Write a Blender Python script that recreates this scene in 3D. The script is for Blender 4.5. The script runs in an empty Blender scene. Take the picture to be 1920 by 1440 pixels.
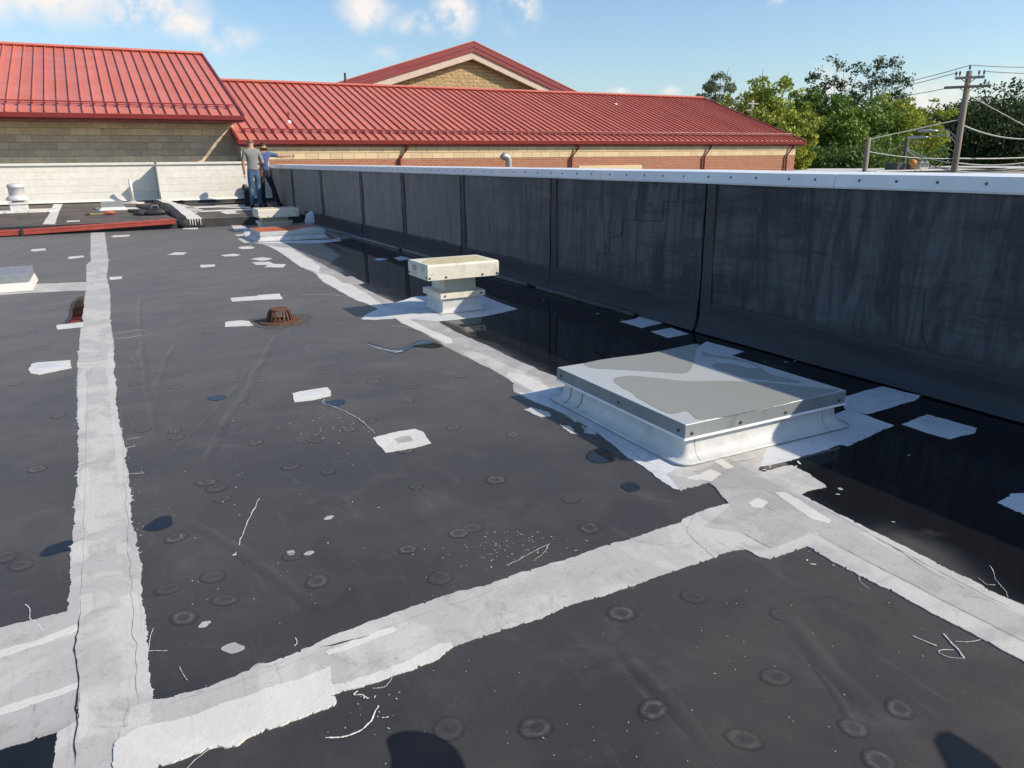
import bpy, bmesh, math, random
import numpy as np
from mathutils import Vector, Matrix, noise
from mathutils.geometry import tessellate_polygon

# ------------------------------------------------------------------ camera
S = bpy.context.scene
COL = S.collection
FPX, EYE = 1400.0, 1.6            # focal length for a 1920 px wide frame, eye height above the roof
def _n(v):
    v = np.array(v, float); return v / np.linalg.norm(v)
_yc = _n([185 - 960, -(303 - 720), -FPX])
_u = -_n([1010 - 960, -(5400 - 720), -FPX]); _u = _n(_u - _yc * np.dot(_u, _yc))
_xc = np.cross(_yc, _u)
ROT = np.stack([_xc, _yc, _u], axis=1)
cam_d = bpy.data.cameras.new('camera'); cam = bpy.data.objects.new('camera', cam_d); COL.objects.link(cam)
m4 = Matrix(ROT.T.tolist()).to_4x4(); m4.translation = (0, 0, EYE); cam.matrix_world = m4
cam_d.sensor_width = 36; cam_d.lens = 36 * FPX / 1920; cam_d.clip_start = .05; cam_d.clip_end = 3000
S.camera = cam

# ------------------------------------------------------------------ light
LIGHT = Vector((-1.13, .95, -1.0)).normalized()      # direction the sunlight travels
ELEV = math.asin(-LIGHT.z)
SUNROT = math.atan2(-LIGHT.x, -LIGHT.y)
W = bpy.data.worlds.new('World'); S.world = W; W.use_nodes = True
sun_d = bpy.data.lights.new('sun', 'SUN'); sun_d.energy = 4.8; sun_d.angle = math.radians(.53); sun_d.color = (1, .885, .73)
sun = bpy.data.objects.new('sun', sun_d); COL.objects.link(sun)
sun.rotation_euler = LIGHT.to_track_quat('-Z', 'Y').to_euler(); sun.location = (20, -20, 25)
S.view_settings.view_transform = 'Standard'; S.view_settings.look = 'None'
S.view_settings.exposure = .12; S.view_settings.gamma = 1; S.view_settings.use_curve_mapping = False
SKY_STRENGTH = .15
W.cycles.sampling_method = 'MANUAL'; W.cycles.sample_map_resolution = 256
S.cycles.max_bounces = 4; S.cycles.diffuse_bounces = 2; S.cycles.glossy_bounces = 2; S.cycles.transparent_max_bounces = 6

def ray(px, py):
    return ROT.T @ np.array([(px - 960) / FPX, -(py - 720) / FPX, -1])
def at(px, py, z=0.0):                               # point of the level z seen there
    r = ray(px, py); t = (z - EYE) / r[2]; return Vector((r[0] * t, r[1] * t, z))
def atY(px, py, Y):                                  # point of the plane y = Y
    r = ray(px, py) * (Y / ray(px, py)[1]); return Vector((r[0], Y, EYE + r[2]))

class ND:
    """small helper to write node trees"""
    def __init__(s, tree): s.t = tree
    def n(s, kind, **kw):
        nd = s.t.nodes.new(kind); ins = kw.pop('ins', {})
        for k, v in kw.items(): setattr(nd, k, v)
        for k, v in ins.items(): s.set(nd.inputs[k], v)
        return nd
    def set(s, sock, v):
        if isinstance(v, bpy.types.NodeSocket): s.t.links.new(v, sock)
        else:
            if sock.type == 'RGBA' and len(v) == 3: v = (*v, 1)
            sock.default_value = v
    def math(s, op, a, b=0.0, c=None, clamp=False):
        nd = s.t.nodes.new('ShaderNodeMath'); nd.operation = op; nd.use_clamp = clamp
        s.set(nd.inputs[0], a); s.set(nd.inputs[1], b)
        if c is not None: s.set(nd.inputs[2], c)
        return nd.outputs[0]
    def vec(s, op, a, b=(0, 0, 0)):
        nd = s.t.nodes.new('ShaderNodeVectorMath'); nd.operation = op
        s.set(nd.inputs[0], a); s.set(nd.inputs[1], b)
        return nd.outputs[1] if op in ('LENGTH', 'DISTANCE', 'DOT_PRODUCT') else nd.outputs[0]
    def ss(s, v, a, b, lo=0.0, hi=1.0):
        nd = s.t.nodes.new('ShaderNodeMapRange'); nd.interpolation_type = 'SMOOTHSTEP'
        for i, x in enumerate((v, a, b, lo, hi)): s.set(nd.inputs[i], x)
        return nd.outputs[0]
    def noise(s, co, scale, det=4.0, rough=.55, dist=0.0):
        nd = s.n('ShaderNodeTexNoise', ins={'Scale': scale, 'Detail': det, 'Roughness': rough, 'Distortion': dist})
        s.set(nd.inputs['Vector'], co); return nd.outputs[0]
    def mix(s, f, a, b, mode='MIX'):
        nd = s.t.nodes.new('ShaderNodeMix'); nd.data_type = 'RGBA'; nd.blend_type = mode
        s.set(nd.inputs[0], f); s.set(nd.inputs[6], a); s.set(nd.inputs[7], b); return nd.outputs[2]
    def scale(s, co, v):
        nd = s.t.nodes.new('ShaderNodeMapping'); s.set(nd.inputs[0], co); nd.inputs[3].default_value = v; return nd.outputs[0]

# sky: physical sky with fair-weather clouds scattered over it
wt = ND(W.node_tree); W.node_tree.nodes.clear()
sky = wt.n('ShaderNodeTexSky', sky_type='NISHITA', sun_disc=False, sun_elevation=ELEV, sun_rotation=SUNROT,
           altitude=100, air_density=1.15, dust_density=.7, ozone_density=4.5)
wdir = wt.n('ShaderNodeTexCoord').outputs['Generated']
def sky_dir(px, py):
    return tuple(_n(ray(px, py)))
sep = wt.n('ShaderNodeSeparateXYZ', ins={0: wdir})
warp = wt.n('ShaderNodeTexNoise', ins={'Vector': wdir, 'Scale': 9.0, 'Detail': 4.0}).outputs['Color']
wd = wt.vec('ADD', wdir, wt.vec('MULTIPLY', wt.vec('SUBTRACT', warp, (.5, .5, .5)), (.05, .05, .05)))
cmask = None
CLOUDS = [(60, -12, .13, .036, .95), (285, 14, .075, .03, .95), (350, 44, .045, .018, .95), (432, 76, .036, .016, .7), (690, 5, .042, .028, .95), (790, 45, .036, .018, .8),
          (850, 22, .03, .03, .95), (965, 12, .036, .034, 1.0), (722, 108, .024, .016, .35), (1170, 172, .02, .006, .8), (1262, 175, .012, .008, .8), (1455, 5, .012, .01, .7),
          (1560, 158, .03, .022, .7), (1725, 205, .035, .035, .9), (1790, 200, .03, .03, .6), (1900, 180, .04, .03, .6)]
for (px, py, rx, rz, amt) in CLOUDS:
    c = sky_dir(px, py)
    mp = wt.n('ShaderNodeMapping', vector_type='TEXTURE', ins={0: wd, 1: c, 2: (0, 0, math.atan2(-c[0], c[1])), 3: (rx * 1.15, .5, rz * 1.15)})
    mk = wt.ss(wt.vec('LENGTH', mp.outputs[0]), 1.1, .0, .0, amt * 1.25)
    cmask = mk if cmask is None else wt.math('MAXIMUM', cmask, mk)
# the same kind of cloud over the rest of the dome
pl = wt.vec('DIVIDE', wdir, wt.n('ShaderNodeCombineXYZ', ins={0: wt.math('MAXIMUM', sep.outputs[2], .12), 1: wt.math('MAXIMUM', sep.outputs[2], .12), 2: 1.0}).outputs[0])
far = wt.math('MULTIPLY', wt.ss(wt.noise(pl, 1.1, 4.0, .6), .6, .74), wt.ss(sep.outputs[2], .3, .45))
cn = wt.noise(wdir, 26.0, 4.0, .6)
cmask = wt.math('MAXIMUM', wt.math('MULTIPLY', cmask, wt.ss(cn, .3, .62)), wt.math('MULTIPLY', far, .35))
bg_sky = wt.n('ShaderNodeBackground', ins={0: sky.outputs[0], 1: SKY_STRENGTH})
bg_cloud = wt.n('ShaderNodeBackground', ins={0: (.93, .89, .86), 1: .95})
mixw = wt.n('ShaderNodeMixShader', ins={0: cmask, 1: bg_sky.outputs[0], 2: bg_cloud.outputs[0]})
out = wt.n('ShaderNodeOutputWorld', ins={0: mixw.outputs[0]})

# ------------------------------------------------------------------ materials
M = {}
def new_mat(name):
    m = bpy.data.materials.new(name); m.use_nodes = True; m.node_tree.nodes.clear()
    d = ND(m.node_tree); b = d.n('ShaderNodeBsdfPrincipled'); o = d.n('ShaderNodeOutputMaterial', ins={0: b.outputs[0]})
    M[name] = m; return m, d, b, o
def bump(d, b, h, strength, dist=.01):
    d.set(b.inputs['Normal'], d.n('ShaderNodeBump', ins={'Height': h, 'Strength': strength, 'Distance': dist}).outputs[0])
def simple(name, c1, c2=None, rough=.6, scale=8.0, metal=0.0, bmp=0.0, bscale=60.0, contrast=(.35, .65), spec=.5, dirt=None, stretch=None, obj_tone=0.0):
    m, d, b, o = new_mat(name)
    geo = d.n('ShaderNodeNewGeometry'); co = geo.outputs['Position']
    if stretch: co = d.scale(co, stretch)
    c2 = c2 or tuple(x * .8 for x in c1)
    f = d.ss(d.noise(co, scale, 4.0, .6), *contrast)
    c = d.mix(f, c1, c2)
    if dirt:
        c = d.mix(d.math('MULTIPLY', d.ss(d.noise(co, dirt[1], 4.0, .7), dirt[2], dirt[3]), dirt[4]), c, dirt[0])
    if obj_tone:
        rnd = d.n('ShaderNodeObjectInfo').outputs['Random']
        c = d.mix(1.0, c, d.n('ShaderNodeCombineColor', ins={i: d.ss(rnd, 0., 1., 1 - obj_tone, 1 + obj_tone) for i in range(3)}).outputs[0], 'MULTIPLY')
    d.set(b.inputs['Base Color'], c); d.set(b.inputs['Metallic'], metal); d.set(b.inputs['Specular IOR Level'], spec)
    d.set(b.inputs['Roughness'], d.ss(f, 0., 1., max(rough - .07, .02), min(rough + .07, 1)))
    if bmp: bump(d, b, d.noise(co, bscale, 3.0, .6), bmp)
    return m

def membrane_color(d, co):
    """weathered EPDM sheet: bluish grey rubber, chalky dust, brown silt, scuffs"""
    big = d.noise(co, .5, 3.0, .6)
    c = d.mix(d.ss(big, .34, .66), (.023, .023, .026), (.045, .042, .039))
    mid = d.noise(co, 2.6, 5.0, .68, .5)
    c = d.mix(d.math('MULTIPLY', d.ss(mid, .5, .74), .6), c, (.078, .075, .072))
    c = d.mix(d.math('MULTIPLY', d.ss(mid, .46, .30), .55), c, (.018, .018, .02))
    br = d.noise(d.vec('ADD', co, (7.3, 2.1, 0)), 1.1, 3.0, .65)
    c = d.mix(d.math('MULTIPLY', d.ss(br, .5, .7), .5), c, (.066, .055, .046))
    st = d.noise(d.scale(co, (7, 1.0, 1)), 2.0, 4.0, .72)
    c = d.mix(d.math('MULTIPLY', d.ss(st, .56, .76), .4), c, (.095, .093, .09))
    sp = d.noise(co, 260.0, 1.0, .6)
    return d.mix(d.math('MULTIPLY', d.ss(sp, .70, .82), .35), c, (.16, .16, .16))
def membrane_bump(d, b, co):
    h = d.math('ADD', d.noise(co, 2.0, 1.0, .5), d.math('MULTIPLY', d.noise(co, 55.0, 1.0, .7), .09))
    bump(d, b, h, .34, .03)
    b.inputs['Sheen Weight'].default_value = .37; b.inputs['Sheen Roughness'].default_value = .35; b.inputs['Sheen Tint'].default_value = (1, .9, .8, 1)
m, d, b, o = new_mat('membrane')
co = d.n('ShaderNodeNewGeometry').outputs['Position']
d.set(b.inputs['Base Color'], membrane_color(d, co)); membrane_bump(d, b, co)
d.set(b.inputs['Roughness'], .62); b.inputs['Specular IOR Level'].default_value = .45
# fastener plate telegraphing through the sheet: chalk ring round a silt-filled dimple
m, d, b, o = new_mat('plate_mark')
co = d.n('ShaderNodeNewGeometry').outputs['Position']; oc = d.n('ShaderNodeTexCoord').outputs['Object']
rnd = d.n('ShaderNodeObjectInfo').outputs['Random']
rr = d.vec('LENGTH', d.vec('MULTIPLY', oc, (1, 1, 0)))
grain = d.noise(co, 30.0, 4.0, .7); rr = d.math('ADD', rr, d.math('MULTIPLY', d.math('SUBTRACT', grain, .5), .03))
c = membrane_color(d, co)
rr = d.math('ADD', rr, d.math('MULTIPLY', d.math('SUBTRACT', d.noise(co, 11.0, 2.0), .5), .035)); sil = d.math('MULTIPLY', d.ss(rr, .06, .015), d.ss(grain, .3, .6))
c = d.mix(d.math('MULTIPLY', d.math('MULTIPLY', sil, d.math('FRACT', d.math('MULTIPLY', rnd, 7.3))), .55), c, (.014, .013, .013))
ring = d.math('MULTIPLY', d.ss(rr, .034, .05), d.ss(rr, .078, .052))
c = d.mix(d.math('MULTIPLY', d.math('MULTIPLY', ring, d.ss(grain, .62, .4)), d.ss(rnd, 0., 1., .0, .7)), c, (.13, .126, .118))
d.set(b.inputs['Base Color'], c); b.inputs['Roughness'].default_value = .65; membrane_bump(d, b, co)
d.set(o.inputs[0], d.n('ShaderNodeMixShader', ins={0: d.ss(rr, .105, .07), 1: d.n('ShaderNodeBsdfTransparent').outputs[0], 2: b.outputs[0]}).outputs[0])
# brown dusty roof section beyond the step
simple('membrane_dusty', (.13, .105, .085), (.085, .075, .068), .75, 1.2, dirt=((.06, .055, .055), 5.0, .5, .7, .6), bmp=.3, bscale=9)
simple('membrane_black', (.022, .022, .024), (.04, .04, .042), .55, 3, bmp=.5, bscale=12)
# field-applied white roof coating: fresh, chalky and old
def coating(name, c1, c2, dirt, amt, speck, rough=.7, bs=.25):
    m, d, b, o = new_mat(name)
    co = d.n('ShaderNodeNewGeometry').outputs['Position']
    c = d.mix(d.ss(d.noise(co, 2.1, 4.0, .65, .8), .42, .56), c1, c2)
    dn = d.noise(co, 6.0, 6.0, .75, 1.0)
    c = d.mix(d.math('MULTIPLY', d.ss(dn, .5, .78), amt), c, dirt)
    c = d.mix(d.math('MULTIPLY', d.ss(d.noise(co, 95.0, 2.0, .8), .60, .7), d.math('MULTIPLY', d.ss(dn, .3, .6), speck)), c, (.12, .115, .11))
    c = d.mix(d.math('MULTIPLY', d.ss(d.noise(d.scale(co, (14, 1, 1)), 3.0, 4.0, .7), .56, .75), amt * .6), c, dirt)
    d.set(b.inputs['Base Color'], c); b.inputs['Roughness'].default_value = rough
    bump(d, b, d.noise(co, 30.0, 5.0, .75), bs, .006)
coating('coat_cream', (.60, .58, .53), (.54, .525, .49), (.42, .40, .36), .5, .2)
coating('coat_fresh', (.70, .68, .62), (.64, .62, .57), (.62, .6, .55), .25, .04, .55, .45)
coating('coat_white', (.56, .543, .505), (.46, .45, .425), (.27, .255, .235), .7, .45)
coating('coat_old', (.46, .448, .425), (.375, .365, .35), (.23, .22, .21), .6, .8)
coating('coat_dirty', (.36, .34, .32), (.44, .43, .41), (.13, .105, .09), .85, .4)
coating('coat_flange', (.66, .68, .69), (.58, .6, .62), (.33, .33, .33), .55, .25)
# standing water over the black sheet
def water(name, base, rough=.015):
    m, d, b, o = new_mat(name)
    b.inputs['Base Color'].default_value = (*base, 1); b.inputs['IOR'].default_value = 1.33; b.inputs['Roughness'].default_value = rough
    b.inputs['Specular IOR Level'].default_value = .5
    return m, d, b, o
M_w = water('water', (.010, .0115, .016)); M_w[2].inputs['IOR'].default_value = 1.5
m, d, b, o = water('water_film', (.009, .0095, .011), .02); b.inputs['IOR'].default_value = 1.42
wet = d.n('ShaderNodeAttribute', attribute_name='wet').outputs['Fac']
co = d.n('ShaderNodeNewGeometry').outputs['Position']
silt = d.ss(d.noise(co, 1.6, 6.0, .6, .6), .60, .72)
d.set(b.inputs['Base Color'], d.mix(d.math('MULTIPLY', silt, .55), (.009, .0095, .011), (.06, .06, .062)))
d.set(b.inputs['Roughness'], d.ss(wet, .25, .75, .5, .015))
tr = d.n('ShaderNodeBsdfTransparent')
mx = d.n('ShaderNodeMixShader', ins={0: d.ss(wet, .02, .62), 1: tr.outputs[0], 2: b.outputs[0]})
d.set(o.inputs[0], mx.outputs[0])
# shaded membrane of the tall parapet: drip streaks, chalk and damp bands
m, d, b, o = new_mat('wall_membrane')
co = d.n('ShaderNodeNewGeometry').outputs['Position']
rnd = d.n('ShaderNodeObjectInfo').outputs['Random']
sv = d.noise(d.scale(co, (1, 3.2, .45)), 1.7, 5.0, .72, 1.1)
sh = d.noise(d.scale(co, (1, .45, 2.6)), 1.5, 5.0, .75, .25)
c = d.mix(d.ss(sv, .34, .64), (.024, .025, .033), (.10, .103, .118))
c = d.mix(d.math('MULTIPLY', d.ss(sh, .45, .62), .75), c, (.024, .024, .032))
c = d.mix(d.math('MULTIPLY', d.ss(d.noise(d.scale(co, (1, 1, .6)), 11.0, 5.0, .8), .54, .7), .45), c, (.16, .16, .175))
c = d.mix(d.ss(rnd, .0, 1., 0., .3), c, (.10, .098, .108))
zz = d.n('ShaderNodeSeparateXYZ', ins={0: co})
low = d.math('MULTIPLY', d.ss(d.math('ADD', zz.outputs[2], d.math('MULTIPLY', sv, .25)), .52, .42), .6)
c = d.mix(low, c, (.042, .042, .05))
c = d.mix(d.math('MULTIPLY', d.ss(zz.outputs[1], 4.8, 15.0), d.ss(sv, .2, .8, .42, .62)), c, (.42, .385, .35))      # chalkier towards the far end
bv_ = d.n('ShaderNodeCombineXYZ', ins={0: zz.outputs[1], 1: zz.outputs[2], 2: 0.0}).outputs[0]
bk = d.n('ShaderNodeTexBrick', ins={'Vector': bv_, 'Scale': 1.0, 'Mortar Size': .014, 'Mortar Smooth': .6, 'Brick Width': .41, 'Row Height': .205})
jt = d.math('MULTIPLY', bk.outputs[1], d.ss(sv, .42, .62))
c = d.mix(d.math('MULTIPLY', jt, .13), c, (.03, .03, .036))
d.set(b.inputs['Base Color'], c); b.inputs['Roughness'].default_value = .75
bump(d, b, d.math('SUBTRACT', sh, d.math('MULTIPLY', jt, .07)), .45, .02)
simple('wall_lap', (.03, .03, .036), (.055, .055, .062), .6, 4, bmp=.3)
simple('gap_black', (.006, .006, .007), (.01, .01, .011), .8)
simple('coping_metal', (.86, .87, .88), (.80, .81, .82), .35, 2.0, bmp=.05, bscale=4)
simple('screw', (.16, .16, .17), (.08, .08, .08), .45, 90, metal=.5)
simple('rust_screw', (.10, .06, .04), (.04, .03, .03), .7, 90)
simple('block_cream', (.70, .54, .34), (.61, .46, .28), .9, 30, bmp=.25, bscale=70, obj_tone=.08)
simple('block_tan', (.80, .64, .43), (.71, .56, .37), .95, 14, bmp=1.0, bscale=26, obj_tone=.12)
simple('block_grey', (.58, .475, .35), (.51, .42, .31), .95, 14, bmp=1.0, bscale=26, obj_tone=.12)
simple('mortar', (.5, .43, .33), (.42, .36, .28), .95, 30)
simple('painted_block', (.76, .73, .65), (.70, .67, .59), .75, 6, bmp=.3, bscale=40, obj_tone=.03)
simple('painted_metal', (.72, .70, .62), (.66, .64, .57), .5, 5)
simple('red_metal', (.60, .182, .128), (.54, .158, .112), .42, 1.1, obj_tone=.07, spec=.4, bmp=.12, bscale=1.6)
simple('red_trim', (.26, .036, .034), (.21, .03, .03), .4, 3)
simple('red_gutter', (.42, .075, .05), (.32, .055, .04), .5, 6, dirt=((.16, .05, .04), 10, .5, .7, .6))
simple('fascia_pale', (.62, .5, .4), (.56, .45, .36), .7, 4)
simple('galvanised', (.42, .44, .45), (.34, .36, .37), .42, 9, metal=.55, bmp=.05)
simple('cap_sky_pale', (.56, .585, .575), (.52, .545, .535), .33, 3, metal=.15)  # lid top paler than its grey sides: reflected sky put into the colour
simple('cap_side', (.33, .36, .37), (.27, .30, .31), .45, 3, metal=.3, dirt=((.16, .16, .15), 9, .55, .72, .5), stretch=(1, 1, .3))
simple('cap_dust', (.31, .318, .295), (.25, .257, .24), .55, 160, contrast=(.3, .7))
simple('curb_white', (.64, .645, .63), (.55, .555, .55), .55, 4, bmp=.4, bscale=14, dirt=((.33, .32, .29), 7, .5, .75, .55))
simple('hood_cream', (.74, .71, .60), (.68, .65, .55), .6, 5, dirt=((.4, .34, .2), 9, .52, .72, .55))
simple('hood_stain', (.45, .38, .2), (.6, .53, .33), .8, 14, contrast=(.3, .6))
simple('cast_iron_rust', (.16, .068, .034), (.075, .034, .02), .9, 40, bmp=.6, bscale=120)
simple('rust_orange', (.50, .13, .035), (.36, .085, .03), .8, 2.0, dirt=((.6, .36, .2), 2.4, .5, .62, .6))
simple('sediment', (.10, .092, .075), (.062, .058, .052), .9, 14)
simple('spun_aluminium', (.72, .71, .68), (.6, .59, .57), .45, 6, metal=.2)
simple('wood_pole', (.30, .25, .19), (.2, .165, .125), .9, 8, stretch=(6, 6, .6), bmp=.4)
simple('wood_pole_dark', (.11, .09, .075), (.08, .065, .055), .9, 8)
simple('wood_grey', (.42, .4, .37), (.33, .31, .28), .9, 8)
simple('line_cable', (.10, .10, .10), (.14, .14, .14), .6)
simple('line_cable_pale', (.46, .45, .42), (.4, .39, .37), .6)
simple('insulator', (.12, .12, .13), (.09, .09, .1), .4)
simple('lamp_metal', (.55, .56, .57), (.45, .46, .47), .4, 5, metal=.4)
simple('bark', (.17, .14, .11), (.10, .085, .07), .95, 12, bmp=.6)
simple('dark_plastic', (.02, .02, .022), (.03, .03, .032), .5)
simple('orange_plastic', (.5, .13, .06), (.4, .1, .05), .5)
simple('tool_yellow', (.55, .4, .12), (.4, .3, .1), .6)
simple('unit_grey', (.4, .4, .38), (.3, .3, .29), .6, 4)
simple('unit_dark', (.07, .075, .08), (.05, .05, .055), .6)
simple('unit_orange', (.62, .25, .04), (.5, .2, .04), .5)
simple('neighbour_wall', (.35, .31, .27), (.3, .27, .24), .9)
simple('neighbour_roof', (.62, .61, .58), (.55, .54, .51), .7)
simple('grass', (.06, .085, .025), (.09, .09, .04), .95, .4)
simple('skin', (.55, .30, .21), (.48, .25, .17), .55, 14)
simple('skin_tan', (.42, .225, .14), (.36, .185, .115), .55, 14)
simple('shirt_grey', (.25, .25, .245), (.205, .205, .2), .9, 30, bmp=.2, bscale=25)
simple('shirt_blue', (.06, .105, .24), (.045, .08, .19), .85, 30, bmp=.2, bscale=25)
simple('jeans_blue', (.05, .09, .17), (.11, .17, .27), .9, 7, bmp=.3, bscale=25, contrast=(.42, .68))
simple('jeans_dark', (.014, .016, .022), (.026, .03, .038), .9, 7)
simple('shoe', (.016, .015, .015), (.03, .027, .025), .6)
simple('hair_sandy', (.22, .14, .08), (.14, .09, .055), .7, 60)
simple('hair_black', (.012, .010, .009), (.02, .017, .015), .6, 60)
simple('belt', (.3, .26, .2), (.2, .16, .12), .6)
# red brick too fine to pick apart at that distance
m, d, b, o = new_mat('brick_fine')
co = d.n('ShaderNodeNewGeometry').outputs['Position']
sx = d.n('ShaderNodeSeparateXYZ', ins={0: co})
vv = d.n('ShaderNodeCombineXYZ', ins={0: d.math('ADD', sx.outputs[0], sx.outputs[1]), 1: sx.outputs[2], 2: 0.0}).outputs[0]
bt = d.n('ShaderNodeTexBrick', ins={'Vector': vv, 'Color1': (.40, .15, .075), 'Color2': (.32, .115, .06), 'Mortar': (.42, .33, .25), 'Scale': 1.0, 'Mortar Size': .006, 'Brick Width': .21, 'Row Height': .075})
d.set(b.inputs['Base Color'], bt.outputs[0]); b.inputs['Roughness'].default_value = .9
bump(d, b, bt.outputs[1], -.4, .01)
# split-face block of the far gable
m, d, b, o = new_mat('block_far')
co = d.n('ShaderNodeNewGeometry').outputs['Position']
sx = d.n('ShaderNodeSeparateXYZ', ins={0: co})
vv = d.n('ShaderNodeCombineXYZ', ins={0: sx.outputs[0], 1: sx.outputs[2], 2: 0.0}).outputs[0]
bt = d.n('ShaderNodeTexBrick', ins={'Vector': vv, 'Color1': (.56, .40, .20), 'Color2': (.48, .34, .17), 'Mortar': (.40, .29, .16), 'Scale': 1.0, 'Mortar Size': .012, 'Brick Width': .41, 'Row Height': .205})
d.set(b.inputs['Base Color'], bt.outputs[0]); b.inputs['Roughness'].default_value = .95
bump(d, b, d.math('ADD', d.noise(co, 6.0, 5.0, .65), d.math('MULTIPLY', bt.outputs[1], -.4)), 1.0, .12)
# leaves
def leaf(name, c1, c2):
    m, d, b, o = new_mat(name)
    geo = d.n('ShaderNodeNewGeometry'); co = geo.outputs['Position']
    rp = geo.outputs['Random Per Island']
    c = d.mix(d.ss(d.noise(co, .45, 4.0), .35, .65), c1, c2)
    c = d.mix(d.math('MULTIPLY', rp, .5), c, tuple(x * 1.5 for x in c1))
    d.set(b.inputs['Base Color'], c); b.inputs['Roughness'].default_value = .6
    b.inputs['Specular IOR Level'].default_value = .25
    tl = d.n('ShaderNodeBsdfTranslucent', ins={0: d.mix(.5, c, (.12, .16, .02))})
    d.set(o.inputs[0], d.n('ShaderNodeMixShader', ins={0: .22, 1: b.outputs[0], 2: tl.outputs[0]}).outputs[0])
leaf('leaf_yellow', (.34, .36, .05), (.22, .30, .05))
leaf('leaf_green', (.15, .24, .04), (.22, .30, .055))
leaf('leaf_mid', (.09, .155, .035), (.13, .20, .045))
leaf('leaf_dark', (.03, .055, .026), (.045, .075, .03))
leaf('leaf_grey', (.24, .27, .18), (.19, .24, .13))
leaf('leaf_tuft', (.09, .12, .06), (.11, .15, .06))

# ------------------------------------------------------------------ mesh helpers
def tag(o, label=None, cat=None, group=None, kind=None):
    if label: o['label'] = label
    if cat: o['category'] = cat
    if group: o['group'] = group
    if kind: o['kind'] = kind
    return o
def wloc(o):
    v = Vector((0, 0, 0))
    while o: v += o.location; o = o.parent
    return v
def empty(name, loc=(0, 0, 0)):
    o = bpy.data.objects.new(name, None); o.empty_display_size = .1; o.location = loc; COL.objects.link(o); return o
class MB:
    def __init__(s): s.v = []; s.f = []; s.mi = []
    def add(s, vs, fs, mi=0):
        k = len(s.v); s.v += [tuple(p) for p in vs]; s.f += [tuple(i + k for i in f) for f in fs]; s.mi += [mi] * len(fs); return s
    def hexa(s, p, mi=0):           # 8 points: bottom loop then top loop
        return s.add(p, [(3, 2, 1, 0), (4, 5, 6, 7), (0, 1, 5, 4), (1, 2, 6, 5), (2, 3, 7, 6), (3, 0, 4, 7)], mi)
    def box(s, x0, x1, y0, y1, z0, z1, mi=0, bev=0.0):
        if bev:
            t = bev
            lo = [(x0 + t, y0 + t, z0), (x1 - t, y0 + t, z0), (x1 - t, y1 - t, z0), (x0 + t, y1 - t, z0)]
            r1 = [(x0, y0, z0 + t), (x1, y0, z0 + t), (x1, y1, z0 + t), (x0, y1, z0 + t)]
            r2 = [(x0, y0, z1 - t), (x1, y0, z1 - t), (x1, y1, z1 - t), (x0, y1, z1 - t)]
            hi = [(x0 + t, y0 + t, z1), (x1 - t, y0 + t, z1), (x1 - t, y1 - t, z1), (x0 + t, y1 - t, z1)]
            return s.loft([lo, r1, r2, hi], mi, True)
        return s.hexa([(x0, y0, z0), (x1, y0, z0), (x1, y1, z0), (x0, y1, z0), (x0, y0, z1), (x1, y0, z1), (x1, y1, z1), (x0, y1, z1)], mi)
    def loft(s, loops, mi=0, caps=True, closed=True):
        n = len(loops[0]); vs = [p for l in loops for p in l]; fs = []
        for i in range(len(loops) - 1):
            for j in range(n if closed else n - 1):
                a, b2 = i * n + j, i * n + (j + 1) % n
                fs.append((a, b2, b2 + n, a + n))
        if caps: fs.append(tuple(range(n))[::-1]); fs.append(tuple((len(loops) - 1) * n + j for j in range(n)))
        return s.add(vs, fs, mi)
    def lathe(s, c, prof, n=24, mi=0):
        return s.loft([[(c[0] + r * math.cos(2 * math.pi * k / n), c[1] + r * math.sin(2 * math.pi * k / n), c[2] + z) for k in range(n)] for r, z in prof], mi)
    def tube(s, path, rad, n=8, mi=0, flat=1.0):
        path = [Vector(p) for p in path]; loops = []
        for i, p in enumerate(path):
            t = (path[min(i + 1, len(path) - 1)] - path[max(i - 1, 0)]).normalized()
            up = Vector((0, 0, 1)) if abs(t.z) < .9 else Vector((1, 0, 0))
            a = t.cross(up).normalized(); b2 = a.cross(t).normalized()
            r = rad[i] if isinstance(rad, (list, tuple)) else rad
            loops.append([p + a * (r * math.cos(2 * math.pi * k / n)) + b2 * (r * flat * math.sin(2 * math.pi * k / n)) for k in range(n)])
        return s.loft(loops, mi)
    def mesh(s, mats, origin=(0, 0, 0), smooth=False):
        me = bpy.data.meshes.new('mesh'); ox, oy, oz = origin
        me.from_pydata([(x - ox, y - oy, z - oz) for x, y, z in s.v], [], s.f)
        for mt in (mats if isinstance(mats, (list, tuple)) else [mats]): me.materials.append(M[mt])
        if isinstance(mats, (list, tuple)): me.polygons.foreach_set('material_index', s.mi)
        if smooth: me.polygons.foreach_set('use_smooth', [True] * len(me.polygons))
        me.update(); return me
    def build(s, name, mats, parent=None, smooth=False, loc=None):
        w = wloc(parent) if parent else Vector((0, 0, 0)); l = Vector(loc) if loc is not None else Vector(w)
        o = bpy.data.objects.new(name, s.mesh(mats, l, smooth)); COL.objects.link(o)
        if parent: o.parent = parent
        o.location = l - w
        me = o.data; bm = bmesh.new(); bm.from_mesh(me); bmesh.ops.recalc_face_normals(bm, faces=bm.faces); bm.to_mesh(me); bm.free()
        return o
def inst(name, me, loc, parent=None, rotz=0.0, scale=None):
    o = bpy.data.objects.new(name, me); COL.objects.link(o)
    if parent: o.parent = parent; o.location = Vector(loc) - wloc(parent)
    else: o.location = loc
    if rotz: o.rotation_euler = (0, 0, rotz)
    if scale: o.scale = scale
    return o

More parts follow.
